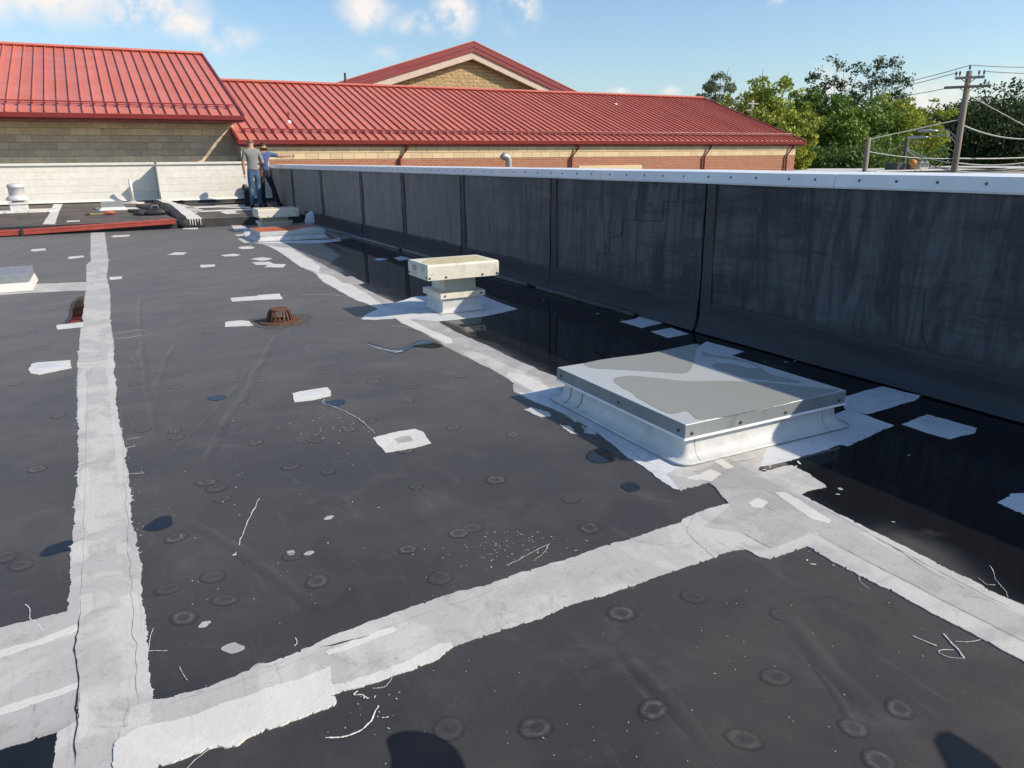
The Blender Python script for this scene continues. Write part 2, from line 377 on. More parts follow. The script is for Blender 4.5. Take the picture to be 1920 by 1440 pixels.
rng = random.Random(11)
def fbm(p, s):
    return noise.fractal(Vector((p[0] * s, p[1] * s, .37)), 1.0, 2.0, 4)
def smooth_loop(pts, k=4):
    """closed Catmull-Rom through the points"""
    p = [Vector(q[:2]) for q in pts]; n = len(p); o_ = []
    for i in range(n):
        a, b2, c0, c1 = p[i], p[(i + 1) % n], p[i - 1], p[(i + 2) % n]
        for j in range(k):
            t = j / k; o_.append(.5 * ((2 * a) + (b2 - c0) * t + (2 * c0 - 5 * a + 4 * b2 - c1) * t * t + (3 * a - c0 - 3 * b2 + c1) * t ** 3))
    return o_
def ragged(pts, amp=1.0, bristle=1.0):
    """resample a closed outline and roughen it the way a roller or brush leaves an edge"""
    outp = []; n = len(pts)
    for i in range(n):
        a, b2 = Vector(pts[i][:2]), Vector(pts[(i + 1) % n][:2]); L = (b2 - a).length
        dist = max((a.length + b2.length) / 2, 1.0)
        seg = max(.006, min(.05, dist * .0026)); k = max(1, min(900, int(L / seg)))
        nv = Vector((b2.y - a.y, a.x - b2.x)).normalized() if L > 1e-6 else Vector((0, 0))
        for j in range(k):
            p = a.lerp(b2, j / k)
            w = Vector((fbm(p, 5.0) * .010 + fbm((p.x + 40, p.y), 30.0) * .005, fbm((p.x, p.y + 31), 5.0) * .010 + fbm((p.x, p.y + 77), 30.0) * .005))
            e = bristle * ((rng.random() - .5) * .0022 + (rng.random() * .012 if rng.random() < .05 else 0)) if 0 < j < k - 1 else 0
            outp.append(p + (w + nv * e) * amp)
    return outp
def slab(name, pts, z0, h, mat, parent, amp=1.0, bristle=1.0, kind=None, label=None, curve=False):
    if curve: pts = smooth_loop(pts)
    p = ragged(pts, amp, bristle) if amp else [Vector(q[:2]) for q in pts]
    if z0 < .03: h = max(.0011, (z0 + h) * .4) - .0003; z0 = .0003      # film lying on the sheet, edge down to it
    tri = tessellate_polygon([[Vector((q.x, q.y, 0)) for q in p]]); n = len(p)
    mb = MB(); mb.v = [(q.x, q.y, z0 + h) for q in p] + [(q.x, q.y, z0) for q in p]
    mb.f = [tuple(t) for t in tri] + [(i, (i + 1) % n, n + (i + 1) % n, n + i) for i in range(n)]; mb.mi = [0] * len(mb.f)
    me = mb.mesh(mat, wloc(parent) if parent else (0, 0, 0)); o = bpy.data.objects.new(name, me); COL.objects.link(o)
    if parent: o.parent = parent
    bm = bmesh.new(); bm.from_mesh(me)
    for fc in bm.faces:
        if abs(fc.normal.z) > .9 and fc.normal.z < 0: fc.normal_flip()
    bm.to_mesh(me); bm.free()
    return tag(o, label, kind=kind)
def px(pts, z=0.0): return [at(x, y, z) for x, y in pts]

# ================================================================== SETTING
g = MB(); g.add([(-600, -400, -4), (900, -400, -4), (900, 1200, -4), (-600, 1200, -4)], [(0, 1, 2, 3)])
tag(g.build('ground', 'grass'), kind='structure')
YS = 20.5                                            # the step up to the next roof section
def wall_x(y): return 4.86 - (y - 2.28) * .012       # inner face of the tall parapet
ZU0, SU = .2, .06
def upz(y): return ZU0 + (y - YS) * SU
def atU(x, y):                                       # point of the sloping upper roof section
    r = ray(x, y); t = (ZU0 - SU * YS - EYE) / (r[2] - SU * r[1]); return Vector((r[0] * t, r[1] * t, EYE + r[2] * t))
r_ = MB(); r_.add([(-14, -6, 0), (5.0, -6, 0), (4.95, YS + .05, 0), (-14, YS + .05, 0)], [(0, 1, 2, 3)])
roof = tag(r_.build('roof_membrane', 'membrane'), kind='structure')
u_ = MB(); u_.add([(-14, YS, upz(YS)), (4.7, YS, upz(YS)), (4.7, 27, upz(27)), (-14, 27, upz(27))], [(0, 1, 2, 3)])
upper = tag(u_.build('upper_roof', 'membrane_dusty'), kind='structure')
MB().box(-14, 4.58, YS - .03, YS + .10, -.02, upz(YS) + .012).build('step_face', 'membrane', upper)
bl = MB().box(-14.2, 5.3, -6.2, 26.8, -4, -.03).build('building_base', 'neighbour_wall'); tag(bl, kind='structure')

# --- wrinkles and board joints showing through the sheet
def wrinkle(name, pts, w, h0):
    p = px(pts); q = []
    for i in range(len(p) - 1):
        k = max(2, int((p[i + 1] - p[i]).length / .05))
        q += [p[i].lerp(p[i + 1], j / k) for j in range(k)]
    q.append(p[-1]); loops = []; n = 13
    for i, c in enumerate(q):
        t = (q[min(i + 1, len(q) - 1)] - q[max(i - 1, 0)]).normalized(); s = Vector((t.y, -t.x, 0))
        e = min(1, i / 5, (len(q) - 1 - i) / 5); wob = fbm(c, 3) * .02
        h = h0 * .6; loops.append([c + s * (w * 1.3 * (j / (n - 1) * 2 - 1) + wob) + Vector((0, 0, -.0015 + e * h * (1 + .4 * fbm((c.x + 9, c.y), 4)) * math.exp(-((j / (n - 1) * 2 - 1) * 2.1) ** 2))) for j in range(n)])
    MB().loft(loops, caps=False, closed=False).build(name, 'membrane', roof, True)
for pts, w, h in [([(530, 612), (600, 668), (690, 752)], .07, .010), ([(806, 866), (840, 902), (885, 950)], .07, .010), ([(520, 625), (470, 720), (420, 800), (380, 880)], .06, .008),
                  ([(330, 960), (440, 1030), (540, 1100), (640, 1168)], .05, .010), ([(1120, 1165), (1180, 1230), (1260, 1320), (1340, 1420), (1390, 1480)], .05, .009),
                  ([(1430, 1115), (1490, 1180), (1560, 1260), (1640, 1330), (1700, 1400)], .06, .012), ([(1480, 1150), (1560, 1290), (1650, 1440)], .03, .006),
                  ([(262, 560), (266, 650), (272, 720), (300, 830)], .05, .007), ([(600, 560), (520, 640), (300, 880)], .05, .004), ([(960, 1300), (1010, 1390), (1040, 1450)], .05, .006),
                  ([(880, 1240), (960, 1330), (1010, 1440)], .06, .005), ([(10, 480), (60, 450), (90, 430)], .08, .006), ([(330, 640), (300, 700), (280, 800)], .06, .006)]:
    wrinkle('wrinkle', pts, w, h)
# --- fastener plates
def plate_mesh():
    prof = [(.12, .0), (.1, .0002), (.08, .0007), (.062, .0014), (.05, .0016), (.04, .0008), (.028, .0003), (.014, .0002), (.002, .0003)]
    mb = MB(); n = 28; mb.loft([[(r * math.cos(2 * math.pi * k / n), r * math.sin(2 * math.pi * k / n), z) for k in range(n)] for r, z in prof], caps=False)
    return mb.mesh('plate_mark', smooth=True)
pm = plate_mesh()
PL = [(1105, 990), (1070, 936), (885, 990), (765, 1030), (825, 1083), (930, 900), (962, 815), (850, 802), (780, 912), (655, 805), (545, 875), (480, 830), (407, 915), (417, 936), (315, 1105),
      (400, 1082), (422, 1125), (594, 1090), (548, 1043), (330, 1008), (345, 1158), (615, 885), (590, 826), (268, 806), (328, 808), (333, 821), (387, 905), (1225, 1330), (1005, 1365), (1395, 1386),
      (1455, 1270), (1600, 1365), (1686, 1328), (1647, 1425), (842, 1366), (1465, 1152), (760, 845), (690, 790), (700, 716), (775, 726), (660, 700), (610, 690), (452, 706), (490, 715), (720, 720), (765, 752),
      (580, 660), (640, 672), (570, 640), (865, 705), (822, 690), (505, 680), (455, 760), (430, 790), (300, 700), (330, 725), (255, 720), (260, 690), (40, 1060), (10, 1045), (860, 1000), (1300, 1120), (1165, 1150),
      (300, 590), (345, 600), (390, 625), (280, 560), (340, 555), (410, 540), (470, 525), (250, 500), (300, 520), (395, 470), (640, 600), (90, 655), (60, 620), (100, 580), (30, 720), (70, 880), (110, 780),
      (280, 470), (330, 500), (380, 520), (420, 575)]
for (x, y) in PL:
    inst('fastener_plate', pm, at(x, y, .0009), roof, rng.random() * 6, [rng.uniform(.42, .62), rng.uniform(.42, .62), .8])

# --- coating strips (thin sheets lying on the membrane, each a little higher than the one below)
def strip(name, pts, z, mat, h=.004, amp=1.0, br=1.0): return slab(name, px(pts), z, h, mat, roof, amp, br)
LS = [(170, 427), (170, 490), (162, 496), (162, 525), (161, 546), (158, 562), (155, 606), (150, 626), (144, 700), (147, 850), (140, 960), (133, 1060), (125, 1150), (128, 1210), (130, 1290), (112, 1372), (106, 1445), (90, 1560),
      (210, 1560), (216, 1445), (225, 1385), (290, 1345), (287, 1308), (278, 1220), (272, 1150), (266, 1100), (262, 1040), (250, 980), (244, 900), (238, 870), (232, 830), (217, 760), (214, 700), (212, 640), (207, 600), (207, 570), (206, 545), (200, 520), (203, 490), (201, 470), (195, 427)]
strip('coating_strip', LS, .001, 'coat_white', br=1.6)
strip('coating_strip', [(-260, 1262), (0, 1178), (125, 1147), (150, 1150), (150, 1292), (0, 1337), (-260, 1420)], .0025, 'coat_white')
strip('coating_strip', [(-260, 1418), (0, 1335), (148, 1286), (148, 1350), (112, 1373), (0, 1404), (-260, 1490)], .002, 'coat_dirty')
strip('coating_strip', [(-260, 1300), (0, 1220), (60, 1204), (146, 1172), (146, 1184), (60, 1214), (0, 1234), (-260, 1316)], .0055, 'coat_fresh', .003)
strip('coating_strip', [(-260, 1405), (0, 1326), (146, 1281), (146, 1292), (0, 1341), (-260, 1424)], .0055, 'coat_fresh', .003)
CS = [(240, 1330), (285, 1314), (319, 1310), (375, 1292), (431, 1271), (487, 1247), (544, 1230), (589, 1211), (637, 1187), (700, 1166), (773, 1139), (846, 1113), (919, 1095), (970, 1077), (1013, 1064), (1065, 1047), (1123, 1029), (1210, 1002),
      (1280, 981), (1284, 974), (1312, 960), (1370, 944), (1410, 1030), (1367, 1035), (1283, 1064), (1127, 1117), (1065, 1135), (1028, 1153), (919, 1190), (879, 1206), (846, 1217), (769, 1257), (700, 1281), (620, 1305), (520, 1338), (430, 1372), (300, 1420), (215, 1448), (228, 1380)]
strip('coating_strip', CS, .0045, 'coat_white')
strip('coating_strip', [(548, 1296), (640, 1286), (700, 1266), (760, 1245), (820, 1213), (848, 1206), (851, 1215), (828, 1236), (770, 1259), (700, 1283), (630, 1303), (560, 1310)], .0088, 'coat_fresh', .002)
strip('coating_strip', [(610, 1225), (640, 1215), (690, 1190), (735, 1178), (740, 1184), (700, 1201), (650, 1222), (616, 1231)], .0088, 'coat_fresh', .002)
strip('coating_strip', [(619, 1254), (634, 1316), (630, 1325), (570, 1346), (461, 1391), (446, 1402), (424, 1401), (412, 1397), (311, 1436), (240, 1462), (205, 1468), (225, 1387), (262, 1365), (337, 1350), (424, 1316), (525, 1282), (600, 1262)], .009, 'coat_fresh', .006, 1.2, 1.5)
FS = [(466, 444), (480, 452), (500, 461), (520, 470), (545, 487), (562, 500), (590, 512), (604, 528), (640, 548), (660, 560), (698, 573), (740, 596), (752, 607), (784, 619), (827, 644), (848, 657), (890, 677), (932, 698), (965, 716), (962, 735), (990, 748), (1060, 760),
      (1060, 715), (1015, 696), (952, 667), (932, 657), (890, 638), (848, 619), (819, 602), (790, 590), (736, 566), (683, 541), (655, 524), (640, 514), (610, 499), (575, 480), (530, 454), (500, 446)]
strip('coating_strip', FS, .001, 'coat_old')
strip('coating_strip', [(590, 511), (625, 518), (640, 530), (660, 534), (690, 552), (710, 567), (735, 580), (770, 600), (800, 615), (845, 635), (850, 643), (835, 645), (790, 622), (755, 607), (740, 597), (698, 574), (660, 560), (640, 548), (605, 528)], .0055, 'coat_fresh')
strip('coating_strip', [(500, 460), (545, 466), (580, 485), (600, 500), (598, 512), (564, 501), (545, 487), (520, 470)], .0055, 'coat_fresh', .002)
strip('coating_strip', [(858, 655), (900, 662), (960, 690), (1010, 708), (1036, 733), (1000, 737), (970, 722), (932, 699), (890, 678)], .0055, 'coat_white', .002)
strip('coating_strip', [(955, 698), (985, 705), (1012, 716), (1036, 733), (1005, 738), (978, 722), (948, 706)], .008, 'coat_fresh', .002)
strip('coating_strip', [(640, 520), (660, 518), (684, 531), (668, 534), (655, 526)], .0015, 'coat_old')
JN = [(1303, 965), (1367, 944), (1347, 927), (1352, 924), (1328, 907), (1275, 920), (1250, 890), (1320, 850), (1440, 840), (1423, 882), (1432, 886), (1467, 875), (1483, 874), (1513, 888), (1527, 898), (1548, 910), (1550, 914), (1513, 924), (1502, 929),
      (1547, 952), (1583, 970), (1633, 997), (1697, 1027), (1800, 1078), (1870, 1113), (1920, 1136), (2120, 1235), (2120, 1350), (1920, 1243), (1727, 1140), (1607, 1077), (1567, 1057), (1513, 1025), (1443, 1050), (1427, 1047), (1390, 1027), (1380, 1026), (1340, 1046), (1290, 1000)]
strip('coating_strip', JN, .009, 'coat_white', .003)
strip('coating_strip', [(1300, 885), (1370, 862), (1480, 925), (1550, 957), (1632, 998), (1600, 1003), (1520, 1000), (1445, 1030), (1390, 1000), (1320, 990), (1370, 950), (1340, 915)], .0122, 'coat_old', .0015, .6)
strip('coating_strip', [(1535, 1004), (1566, 984), (1640, 1016), (1760, 1078), (1920, 1158), (2120, 1260), (2120, 1315), (1920, 1206), (1740, 1112), (1620, 1050)], .0122, 'coat_old', .0022, .6)
for pts in ([(1450, 925), (1470, 924), (1515, 950), (1557, 978), (1552, 985), (1520, 975), (1490, 955)], [(1402, 945), (1420, 935), (1440, 944), (1428, 955), (1408, 953)], [(1330, 862), (1352, 860), (1378, 878), (1362, 882)],
            [(1285, 900), (1330, 882), (1352, 890), (1335, 905), (1300, 902)]):
    strip('coating_dab', pts, .0142, 'coat_fresh', .002, .8, 1.5)
strip('coating_strip', [(966, 735), (985, 738), (1040, 726), (1090, 760), (1300, 860), (1420, 830), (1560, 780), (1590, 768), (1630, 782), (1679, 799), (1657, 806), (1630, 820), (1590, 837), (1577, 834), (1482, 864), (1440, 872), (1330, 900), (1275, 919), (1262, 917), (1236, 900), (1210, 880), (1170, 852), (1130, 818), (1085, 792), (1040, 767), (1000, 752)], .0062, 'coat_flange', .004)
strip('coating_strip', [(1577, 747), (1620, 733), (1655, 725), (1690, 734), (1726, 742), (1715, 752), (1626, 777), (1585, 768)], .003, 'coat_flange', .004)
strip('coating_strip', [(690, 588), (677, 599), (700, 600), (745, 597), (821, 603), (907, 594), (970, 580), (902, 554), (780, 556), (740, 568)], .0055, 'coat_flange', .003)
strip('coating_strip', [(0, 537), (60, 533), (165, 529), (166, 545), (120, 546), (60, 549), (0, 553), (-60, 556), (-60, 540)], .0052, 'coat_white', .004)
strip('coating_strip', [(60, 430), (85, 430.5), (165, 428), (165, 432), (85, 434), (62, 434)], .0052, 'coat_fresh', .01)
strip('coating_strip', [(430, 420), (440, 417.5), (446, 421), (452, 417.5), (458, 420), (464, 432), (440, 432)], .001, 'coat_fresh', .02)
for pts in ([(440, 440), (468, 437), (468, 440), (445, 443)], [(445, 448), (470, 443), (480, 452), (458, 456)], [(468, 452), (520, 450), (545, 455), (486, 457)]):
    strip('coating_dab', pts, .0052, 'coat_white', .002)
strip('coating_strip', [(455, 430), (466, 427), (486, 453), (610, 450), (640, 448), (615, 436), (640, 452), (600, 456), (480, 456), (462, 448)], .0066, 'coat_flange', .002)
for pts in ([(204, 650), (212, 655), (215, 700), (219, 762), (233, 832), (240, 880), (238, 905), (224, 908), (216, 850), (206, 760), (199, 700)], [(146, 705), (158, 690), (164, 720), (160, 790), (150, 800)], [(218, 1024), (238, 1018), (248, 1028), (240, 1040), (222, 1040)], [(222, 1120), (250, 1112), (268, 1120), (264, 1135), (240, 1138)],
            [(136, 1020), (158, 1012), (168, 1045), (150, 1056), (135, 1050)], [(146, 1118), (170, 1110), (176, 1140), (158, 1160), (148, 1150)], [(245, 1330), (285, 1318), (288, 1345), (262, 1362), (240, 1366)], [(147, 1300), (164, 1310), (166, 1375), (150, 1395), (146, 1350)], [(152, 880), (165, 876), (168, 925), (150, 940), (146, 920)]):
    strip('coating_dab', pts, .0052 if pts[0][0] < 244 else .0088, 'coat_cream', .0008, 1.3, .7)
for pts in ([(978, 768), (996, 764), (1028, 774), (1034, 781), (1012, 783)], [(1048, 797), (1066, 800), (1086, 816), (1070, 812)], [(1090, 800), (1112, 806), (1120, 816), (1100, 812)], [(1062, 775), (1085, 778), (1096, 792), (1078, 792)]):
    strip('coating_dab', pts, .0105, 'coat_cream', .001, 1.6, 2.5)
# seams of the cover tape under the coating, and open laps
def crack(pts, w, z, mat='gap_black', wob=1.0):
    p = px(pts); q = []
    for i in range(len(p) - 1):
        k = max(2, int((p[i + 1] - p[i]).length / .025)); q += [p[i].lerp(p[i + 1], j / k) for j in range(k)]
    q.append(p[-1]); L = []; R = []
    for i, c in enumerate(q):
        t = (q[min(i + 1, len(q) - 1)] - q[max(i - 1, 0)]).normalized(); s = Vector((t.y, -t.x, 0))
        c = c + s * fbm(c, 9) * .006 * wob; z_ = z * .4 + .0002; ww = .6 * w * (.35 + .9 * abs(fbm((c.x + 5, c.y), 22))) * min(1, .2 + i / 4, .2 + (len(q) - 1 - i) / 4)
        L.append((c.x - s.x * ww, c.y - s.y * ww, z_)); R.append((c.x + s.x * ww, c.y + s.y * ww, z_))
    MB().loft([L, R], caps=False, closed=False).build('lap_seam', mat, roof)
simple('seam_grey', (.2, .2, .2), (.3, .3, .3), .9, 60)
crack([(160, 900), (157, 1000), (152, 1100), (149, 1180)], .0022, .0056, 'seam_grey')
crack([(150, 1150), (146, 1210), (148, 1290), (143, 1340), (140, 1440)], .005, .0112, wob=2)
crack([(232, 900), (240, 1000), (245, 1100), (252, 1220), (258, 1320)], .0025, .0058, 'seam_grey', 2)
crack([(222, 700), (228, 800), (234, 900)], .0018, .0058, 'seam_grey')
crack([(165, 700), (162, 800), (160, 900)], .0018, .0058, 'seam_grey')
crack([(290, 1330), (400, 1296), (520, 1255), (640, 1210), (760, 1165), (850, 1135), (960, 1095)], .0014, .0118, 'seam_grey')
crack([(600, 1218), (625, 1214), (660, 1202), (693, 1192)], .009, .0118, wob=2)
crack([(1520, 1000), (1620, 1052), (1740, 1114), (1920, 1208)], .0025, .0142, 'seam_grey')
crack([(1550, 957), (1640, 1008), (1760, 1072), (1920, 1155)], .003, .0142, 'seam_grey')
crack([(1640, 1010), (1690, 1037), (1756, 1080)], .003, .0146)
crack([(1390, 1000), (1445, 1030), (1500, 1010), (1525, 1003)], .002, .0142, 'seam_grey')
crack([(1388, 1000), (1420, 1018), (1443, 1029)], .003, .0146)
crack([(1420, 942), (1440, 955), (1468, 968)], .003, .0146)
crack([(1330, 858), (1400, 905), (1470, 935)], .0015, .0142, 'seam_grey')
crack([(1345, 880), (1378, 868), (1420, 860)], .003, .0146)
crack([(1440, 900), (1450, 912), (1490, 917), (1518, 903), (1510, 893)], .002, .0125, 'seam_grey')
crack([(1285, 1025), (1320, 1030), (1350, 1022), (1385, 1008)], .0016, .0125, 'seam_grey')
crack([(1060, 770), (1100, 795), (1160, 835), (1200, 862), (1240, 880)], .004, .0106, 'seam_grey', 3)
crack([(1120, 788), (1130, 795), (1145, 805)], .012, .0106, 'seam_grey')
crack([(1010, 740), (1040, 752), (1030, 760), (1050, 764)], .003, .0106, 'seam_grey', 3)
crack([(1590, 760), (1640, 745), (1690, 740)], .003, .0075, 'seam_grey')
crack([(1600, 770), (1660, 755), (1712, 747)], .003, .0075, 'seam_grey')

# --- square repair patches
PATCH = [[(54, 692), (60, 683), (72, 680), (131, 675.5), (134, 690), (72, 703), (56, 701)], [(105, 615), (106, 610), (155, 604.5), (156, 613), (108, 618)], [(57, 470), (60, 467.5), (85, 466), (86, 469), (62, 471.5)],
         [(127, 484), (129, 481.8), (157, 479.3), (158, 481.8), (130, 485.3)], [(208, 444), (214, 441.5), (242, 440.5), (243, 442.8), (213, 445)], [(314, 478), (329, 473.4), (351, 473.4), (342, 478)], [(343, 430), (343, 427.3), (371, 427), (371, 430)],
         [(374, 499), (376, 497), (403, 496), (403, 499.5), (378, 501.8)], [(446, 465), (453, 462.6), (470, 462), (478, 464.6), (470, 466.6), (453, 467)], [(414, 478.5), (440, 476), (451, 478), (440, 480.6), (420, 481)],
         [(470, 486), (480, 484), (492, 482.7), (511, 485), (500, 488), (488, 489)], [(472, 492), (505, 491), (513, 495), (536, 496), (530, 502), (495, 501), (503, 497), (480, 497)],
         [(432, 559), (484, 555), (484, 553.5), (524, 551), (530, 559), (529, 561), (484, 562.5), (434, 565.5)], [(422, 605), (428, 603), (451, 601), (466, 602.5), (475, 611), (423, 613)],
         [(547, 738), (560, 735), (613, 727), (619, 732), (622, 742), (585, 751), (553, 754.5)], [(699, 823), (735, 812), (780, 804.5), (797, 812), (808, 832), (770, 842), (723, 849)],
         [(205, 520), (228, 518.5), (229, 522.5), (206, 525)],
         [(1163, 603), (1190, 598), (1207, 590), (1240, 599), (1243, 606), (1203, 615)], [(1220, 622), (1258, 615), (1291, 627), (1253, 634)], [(1308, 650), (1325, 641), (1395, 660), (1375, 666), (1340, 668)],
         [(1691, 796), (1738, 778), (1832, 804), (1828, 812), (1780, 824), (1750, 816)], [(1870, 943), (1900, 926), (1960, 925), (1990, 955), (1925, 968)], [(738, 484), (752, 480.5), (772, 485), (750, 489)],
         [(700, 486), (715, 484), (728, 486), (712, 489)]]
for i, p in enumerate(PATCH):
    o = slab('repair_patch', px(p), .0046 if i != 1 else .006, .004, 'coat_fresh' if i < 17 else 'coat_flange', roof, .9, 1.0)
def inner(pts, f, z, mat, name='patch_core'):
    c = sum((Vector(q) for q in pts), Vector((0, 0))) / len(pts)
    return slab(name, px([c.lerp(Vector(q), f) for q in pts]), z, .0015, mat, roof, .8, .5)
inner(PATCH[15], .62, .0088, 'coat_fresh'); inner(PATCH[15], .34, .0105, 'coat_old'); inner(PATCH[14], .5, .0088, 'coat_flange'); inner(PATCH[20], .55, .0088, 'coat_flange'); inner(PATCH[0], .6, .0088, 'coat_flange')
# --- strings and spatter of coating
def thread(pts, r=.0025, z=.003, n_=8):
    r *= .62
    p = [Vector(at(x, y, z)) for x, y in pts]; q = []
    for i in range(len(p) - 1):
        a, b2, c0, c1 = p[i], p[i + 1], p[max(i - 1, 0)], p[min(i + 2, len(p) - 1)]
        for j in range(n_):
            t = j / n_; q.append(.5 * ((2 * a) + (b2 - c0) * t + (2 * c0 - 5 * a + 4 * b2 - c1) * t * t + (3 * a - c0 - 3 * b2 + c1) * t ** 3))
    q.append(p[-1]); k = len(q); q = [v + Vector((fbm(v, 14), fbm((v.x + 3, v.y), 14), 0)) * .008 for v in q]
    MB().tube(q, [r * (.5 + .7 * rng.random()) for _ in range(k)], 5, flat=.5).build('coating_thread', 'coat_fresh', roof)
for pts, r in [([(487, 935), (475, 955), (462, 980), (455, 1005), (446, 1028), (440, 1040)], .004), ([(606, 748), (609, 756), (640, 768), (672, 785), (703, 812)], .004), ([(612, 1384), (640, 1382), (668, 1374), (685, 1364), (700, 1342), (706, 1322)], .004),
               ([(688, 1310), (680, 1302), (664, 1303), (672, 1295)], .004), ([(1606, 1074), (1616, 1090), (1630, 1104)], .002), ([(1862, 1072), (1856, 1060), (1868, 1085), (1884, 1105), (1890, 1120)], .002), ([(1834, 1083), (1850, 1095), (1866, 1096)], .002),
               ([(1712, 1192), (1735, 1202), (1757, 1212)], .004), ([(1768, 1190), (1782, 1205), (1796, 1220), (1806, 1233)], .006), ([(1806, 1233), (1780, 1232), (1762, 1226), (1764, 1220), (1785, 1218)], .0025), ([(1790, 1202), (1810, 1203), (1835, 1199)], .0018),
               ([(46, 1134), (52, 1138), (58, 1160), (70, 1172), (77, 1182)], .004), ([(286, 1178), (283, 1200), (282, 1215)], .002), ([(280, 1220), (298, 1220), (314, 1220)], .002), ([(335, 1250), (345, 1262), (352, 1275)], .002), ([(552, 1195), (555, 1205), (551, 1212)], .003),
               ([(245, 888), (258, 887), (271, 886)], .003), ([(237, 824), (250, 822), (264, 820)], .002), ([(237, 840), (245, 838), (252, 836)], .003), ([(206, 486), (218, 485.5), (233, 485)], .004), ([(212, 625), (240, 622), (260, 618), (278, 622)], .003),
               ([(212, 634), (240, 633), (265, 628)], .003), ([(688, 645), (710, 652), (740, 660), (752, 657)], .008), ([(700, 650), (720, 655), (755, 659)], .006), ([(553, 506), (580, 508), (604, 510)], .004), ([(560, 553), (600, 552), (660, 556)], .004),
               ([(734, 611), (760, 613), (782, 618)], .004), ([(950, 1060), (990, 1040), (1030, 1020)], .0015), ([(1000, 1052), (1020, 1035), (1028, 1022)], .0014),
               ([(450, 1380), (500, 1352), (560, 1330)], .0012), ([(350, 1440), (380, 1412), (415, 1398)], .0018), ([(700, 1290), (720, 1288), (732, 1276), (733, 1265)], .0016)]:
    thread(pts, r)
fl = MB()
def fleck(p, r):
    a0 = rng.random() * 6.3; el = rng.uniform(1, 4); k = 6
    fl.add([(p.x + r * (el * math.cos(a0) * math.cos(t) - math.sin(a0) * math.sin(t)), p.y + r * (el * math.sin(a0) * math.cos(t) + math.cos(a0) * math.sin(t)), .0034) for t in [2 * math.pi * j / k for j in range(k)]], [tuple(range(k))])
for (cx, cy, sx_, sy_, n_, r) in [(610, 800, 60, 45, 60, .0022), (960, 1030, 130, 35, 110, .0016), (700, 1330, 60, 40, 25, .0018), (250, 900, 20, 200, 40, .0022), (1500, 900, 130, 60, 18, .006), (600, 545, 70, 20, 25, .005), (780, 1150, 500, 180, 80, .0011), (1500, 1200, 300, 150, 40, .0012),
                                  (400, 900, 250, 250, 60, .002), (1600, 1000, 180, 90, 14, .004), (300, 560, 150, 80, 25, .005), (520, 500, 120, 30, 25, .005), (1080, 560, 130, 40, 10, .008), (1180, 1380, 400, 60, 30, .001), (1480, 715, 160, 60, 8, .007)]:
    for _ in range(n_):
        x, y = rng.gauss(cx, sx_ * .6), rng.gauss(cy, sy_ * .6)
        if y > 430: fleck(at(x, y), r * rng.uniform(.4, 1.3))
tag(fl.build('paint_flecks', 'coat_fresh', roof), kind='stuff')
for (x, y, r) in [(616, 971, .02), (545, 1037, .022), (579, 1037, .018), (383, 1171, .02), (437, 1216, .035), (440, 1040, .008), (485, 1250, .02), (1512, 981, .012), (1576, 917, .014)]:
    c = at(x, y); slab('coating_spot', [(c.x + r * (1 + .35 * math.sin(t * 2 + x)) * math.cos(t), c.y + r * math.sin(t) * .9) for t in [j * .393 for j in range(16)]], .002, .003, 'coat_old' if r > .01 else 'coat_fresh', roof, .3, .3, curve=True)

# --- standing water
PUDDLES = []
def puddle(pts): PUDDLES.append(smooth_loop(px(pts), 5))
for pts in ([(271, 990), (284, 980), (300, 970), (316, 968), (322, 974), (320, 985), (300, 994), (280, 995)], [(75, 1041), (85, 1030), (100, 1022), (133, 1014), (134, 1030), (110, 1037), (90, 1043)],
            [(1100, 856), (1106, 848), (1125, 841), (1142, 848), (1153, 860), (1148, 866), (1120, 869), (1104, 863)], [(1164, 913), (1172, 906), (1186, 905), (1199, 912), (1196, 919), (1178, 922)], [(388, 748), (398, 743), (415, 741), (424, 746), (405, 752)],
            [(613, 757), (620, 752), (640, 750), (646, 755), (635, 761), (620, 762)], [(142, 562), (160, 558), (162, 606), (123, 608), (131, 590), (137, 574)],
            [(733, 1390), (745, 1380), (765, 1376), (800, 1378), (835, 1393), (856, 1412), (872, 1445), (890, 1480), (752, 1480), (742, 1420)], [(-200, 1480), (0, 1404), (112, 1373), (107, 1440), (95, 1520), (-200, 1600)],
            [(690, 643), (745, 655), (790, 638), (830, 648), (812, 654), (775, 652), (748, 664), (720, 655)]):
    puddle(pts)
